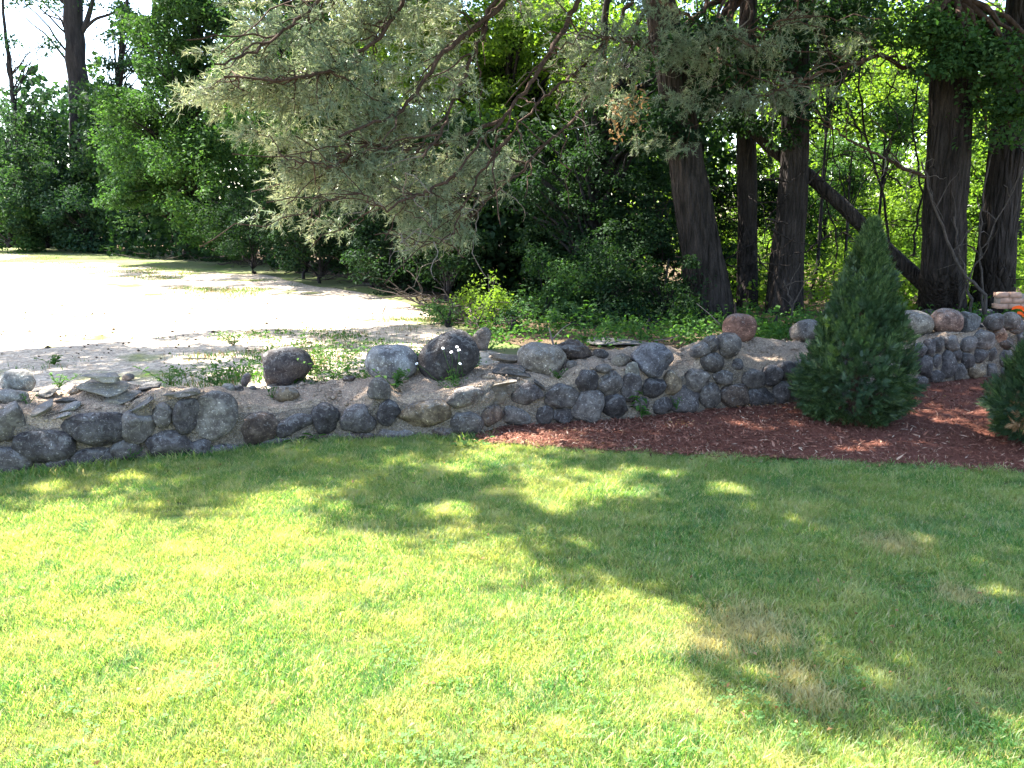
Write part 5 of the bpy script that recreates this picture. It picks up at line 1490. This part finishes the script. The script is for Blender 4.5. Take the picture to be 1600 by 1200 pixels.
leafy('weed', 'grassy weed sprouting at the lawn edge under the dark round stone', 480, 700, float(yb(at_z(480, 700)[0])) - 0.05, 0.10, 18, 0.09, 0.06, stems=5, aspect=0.15)
leafy('weed', 'low weed where the mulch bed meets the lawn', 735, 700, float(at_z(735, 700)[1]), 0.06, 26, 0.045, 0.10, stems=7, aspect=0.7)
leafy('weed', 'tiny weed in the gravel between two pale slabs', 42, 636, wy(42, 636), 0.09, 14, 0.03, 0.03, stems=3)
leafy('weed', 'bushy weed tuft behind the slab stack', 265, 602, 6.2, 0.16, 60, 0.05, 0.14, stems=9, aspect=0.25)
leafy('weed', 'leafy weed left of the dark grey boulder', 340, 602, 6.3, 0.18, 60, 0.055, 0.15, stems=8, aspect=0.45)
leafy('weed', 'leafy weed right of the dark grey boulder', 520, 592, 6.6, 0.20, 60, 0.05, 0.16, stems=8, aspect=0.45)
leafy('weed', 'bright weed left of the slab stack behind the leftmost boulder', 92, 606, 6.0, 0.12, 50, 0.04, 0.12, stems=8, aspect=0.5)
for i, (px, py, h, sp2) in enumerate([(85, 500 + 70, 0.1, 0.1), (365, 540, 0.16, 0.1)]):
    leafy('weed', ['small isolated weed on the pale sand near the left edge', 'rounded bright green weed clump on the sand above the white rocks'][i], px, py, float(at_z(px, py, FIELD_Z)[1]), h, 60, 0.05, sp2, stems=12, aspect=0.3, group='weeds on the sandy field')

# daisies in front of the largest boulder
P0 = ray_top(708, 602)
ds = thing('daisy_plant', P0, 'daisy plant with a few white flowers in front of the charcoal boulder', 'daisies')
ms, mp_, mc, mlv = MB(), MB(), MB(), MB()
for (px, py) in ((692, 544), (705, 550), (714, 542), (717, 547), (719, 568), (651, 568)):
    e = at_y(px, py, P0[1] - 0.03)
    b = P0 + [rng.normal() * 0.04 + (e[0] - P0[0]) * 0.5, 0, -0.01]
    limb_to(ms, b, e, 0.002, 0.0015, 4, 8, 0.03, 0.1)
    mpf = MB(); nrm = unit(np.array([rng.normal() * 0.3, -0.6, 0.8])); a1 = unit(np.cross(nrm, [1, 0, 0])); a2 = np.cross(nrm, a1)
    for k in range(12):
        a = k * math.pi / 6; d = a1 * math.cos(a) + a2 * math.sin(a); s = (a2 * math.cos(a) - a1 * math.sin(a)) * 0.0036
        mpf.add(np.array([e + d * 0.004 - s * 0.6, e + d * 0.004 + s * 0.6, e + d * 0.0115 + s * 0.8, e + d * 0.0115 - s * 0.8]), np.array([[0, 1, 2, 3]]))
    fo_ = mpf.build('flower', M['petal'], ds)
    mc = MB(); mc.add(e + ICO[2][0] * 0.0038 + nrm * 0.002, ICO[2][1]); mc.build('flower_centre', M['daisy_eye'], fo_)
Pq = clump_points(P0 + [0, 0, 0.05], 0.12, 150, 0.6); V, F = leaves(Pq, rng.normal(size=Pq.shape), 0.035, 0.2); mlv.add(V, F)
ms.build('stem', M['weed'], ds); mlv.build('leaves', M['weed'], ds)

# dry stalk bent over the wall left of the dark boulder, driftwood twig by the seedling, stake
for pts, Y, r, lab, m_ in (([(286, 560), (330, 560), (375, 575), (383, 600)], 6.35, 0.004, 'bent dry grass stalk arching over the weeds', 'twig'),
                           ([(868, 548), (862, 530), (858, 512)], 7.5, 0.012, 'crooked grey root stub rising from the dark lump', 'twig'),
                           ([(863, 530), (880, 512), (892, 505)], 7.5, 0.006, 'thin forked twig beside the grey root stub', 'twig'),
                           ([(1128, 510), (1108, 490), (1088, 474)], 8.2, 0.006, 'thin bare twig slanting left of the pink boulder', 'twig'),
                           ([(1022, 532), (1045, 530), (1062, 524)], 7.6, 0.006, 'yellowish stem behind the bluish boulder', 'twig'),
                           ([(1150, 496), (1149, 484), (1149, 472)], 8.6, 0.016, 'short grey stake behind the pink boulder', 'bark'),
                           ([(400, 608), (420, 602), (432, 600)], 6.2, 0.005, 'dry twig under the dark grey boulder', 'twig')):
    mb = MB(); P = smooth_path([Yp(a, b, Y) for a, b in pts], 12); tube(mb, P, np.linspace(r, r * 0.5, 12), 5)
    tag(mb.build('twig' if 'stake' not in lab else 'stake', M[m_], None, True), lab, 'twig' if 'stake' not in lab else 'stake', 'dry stems by the wall')
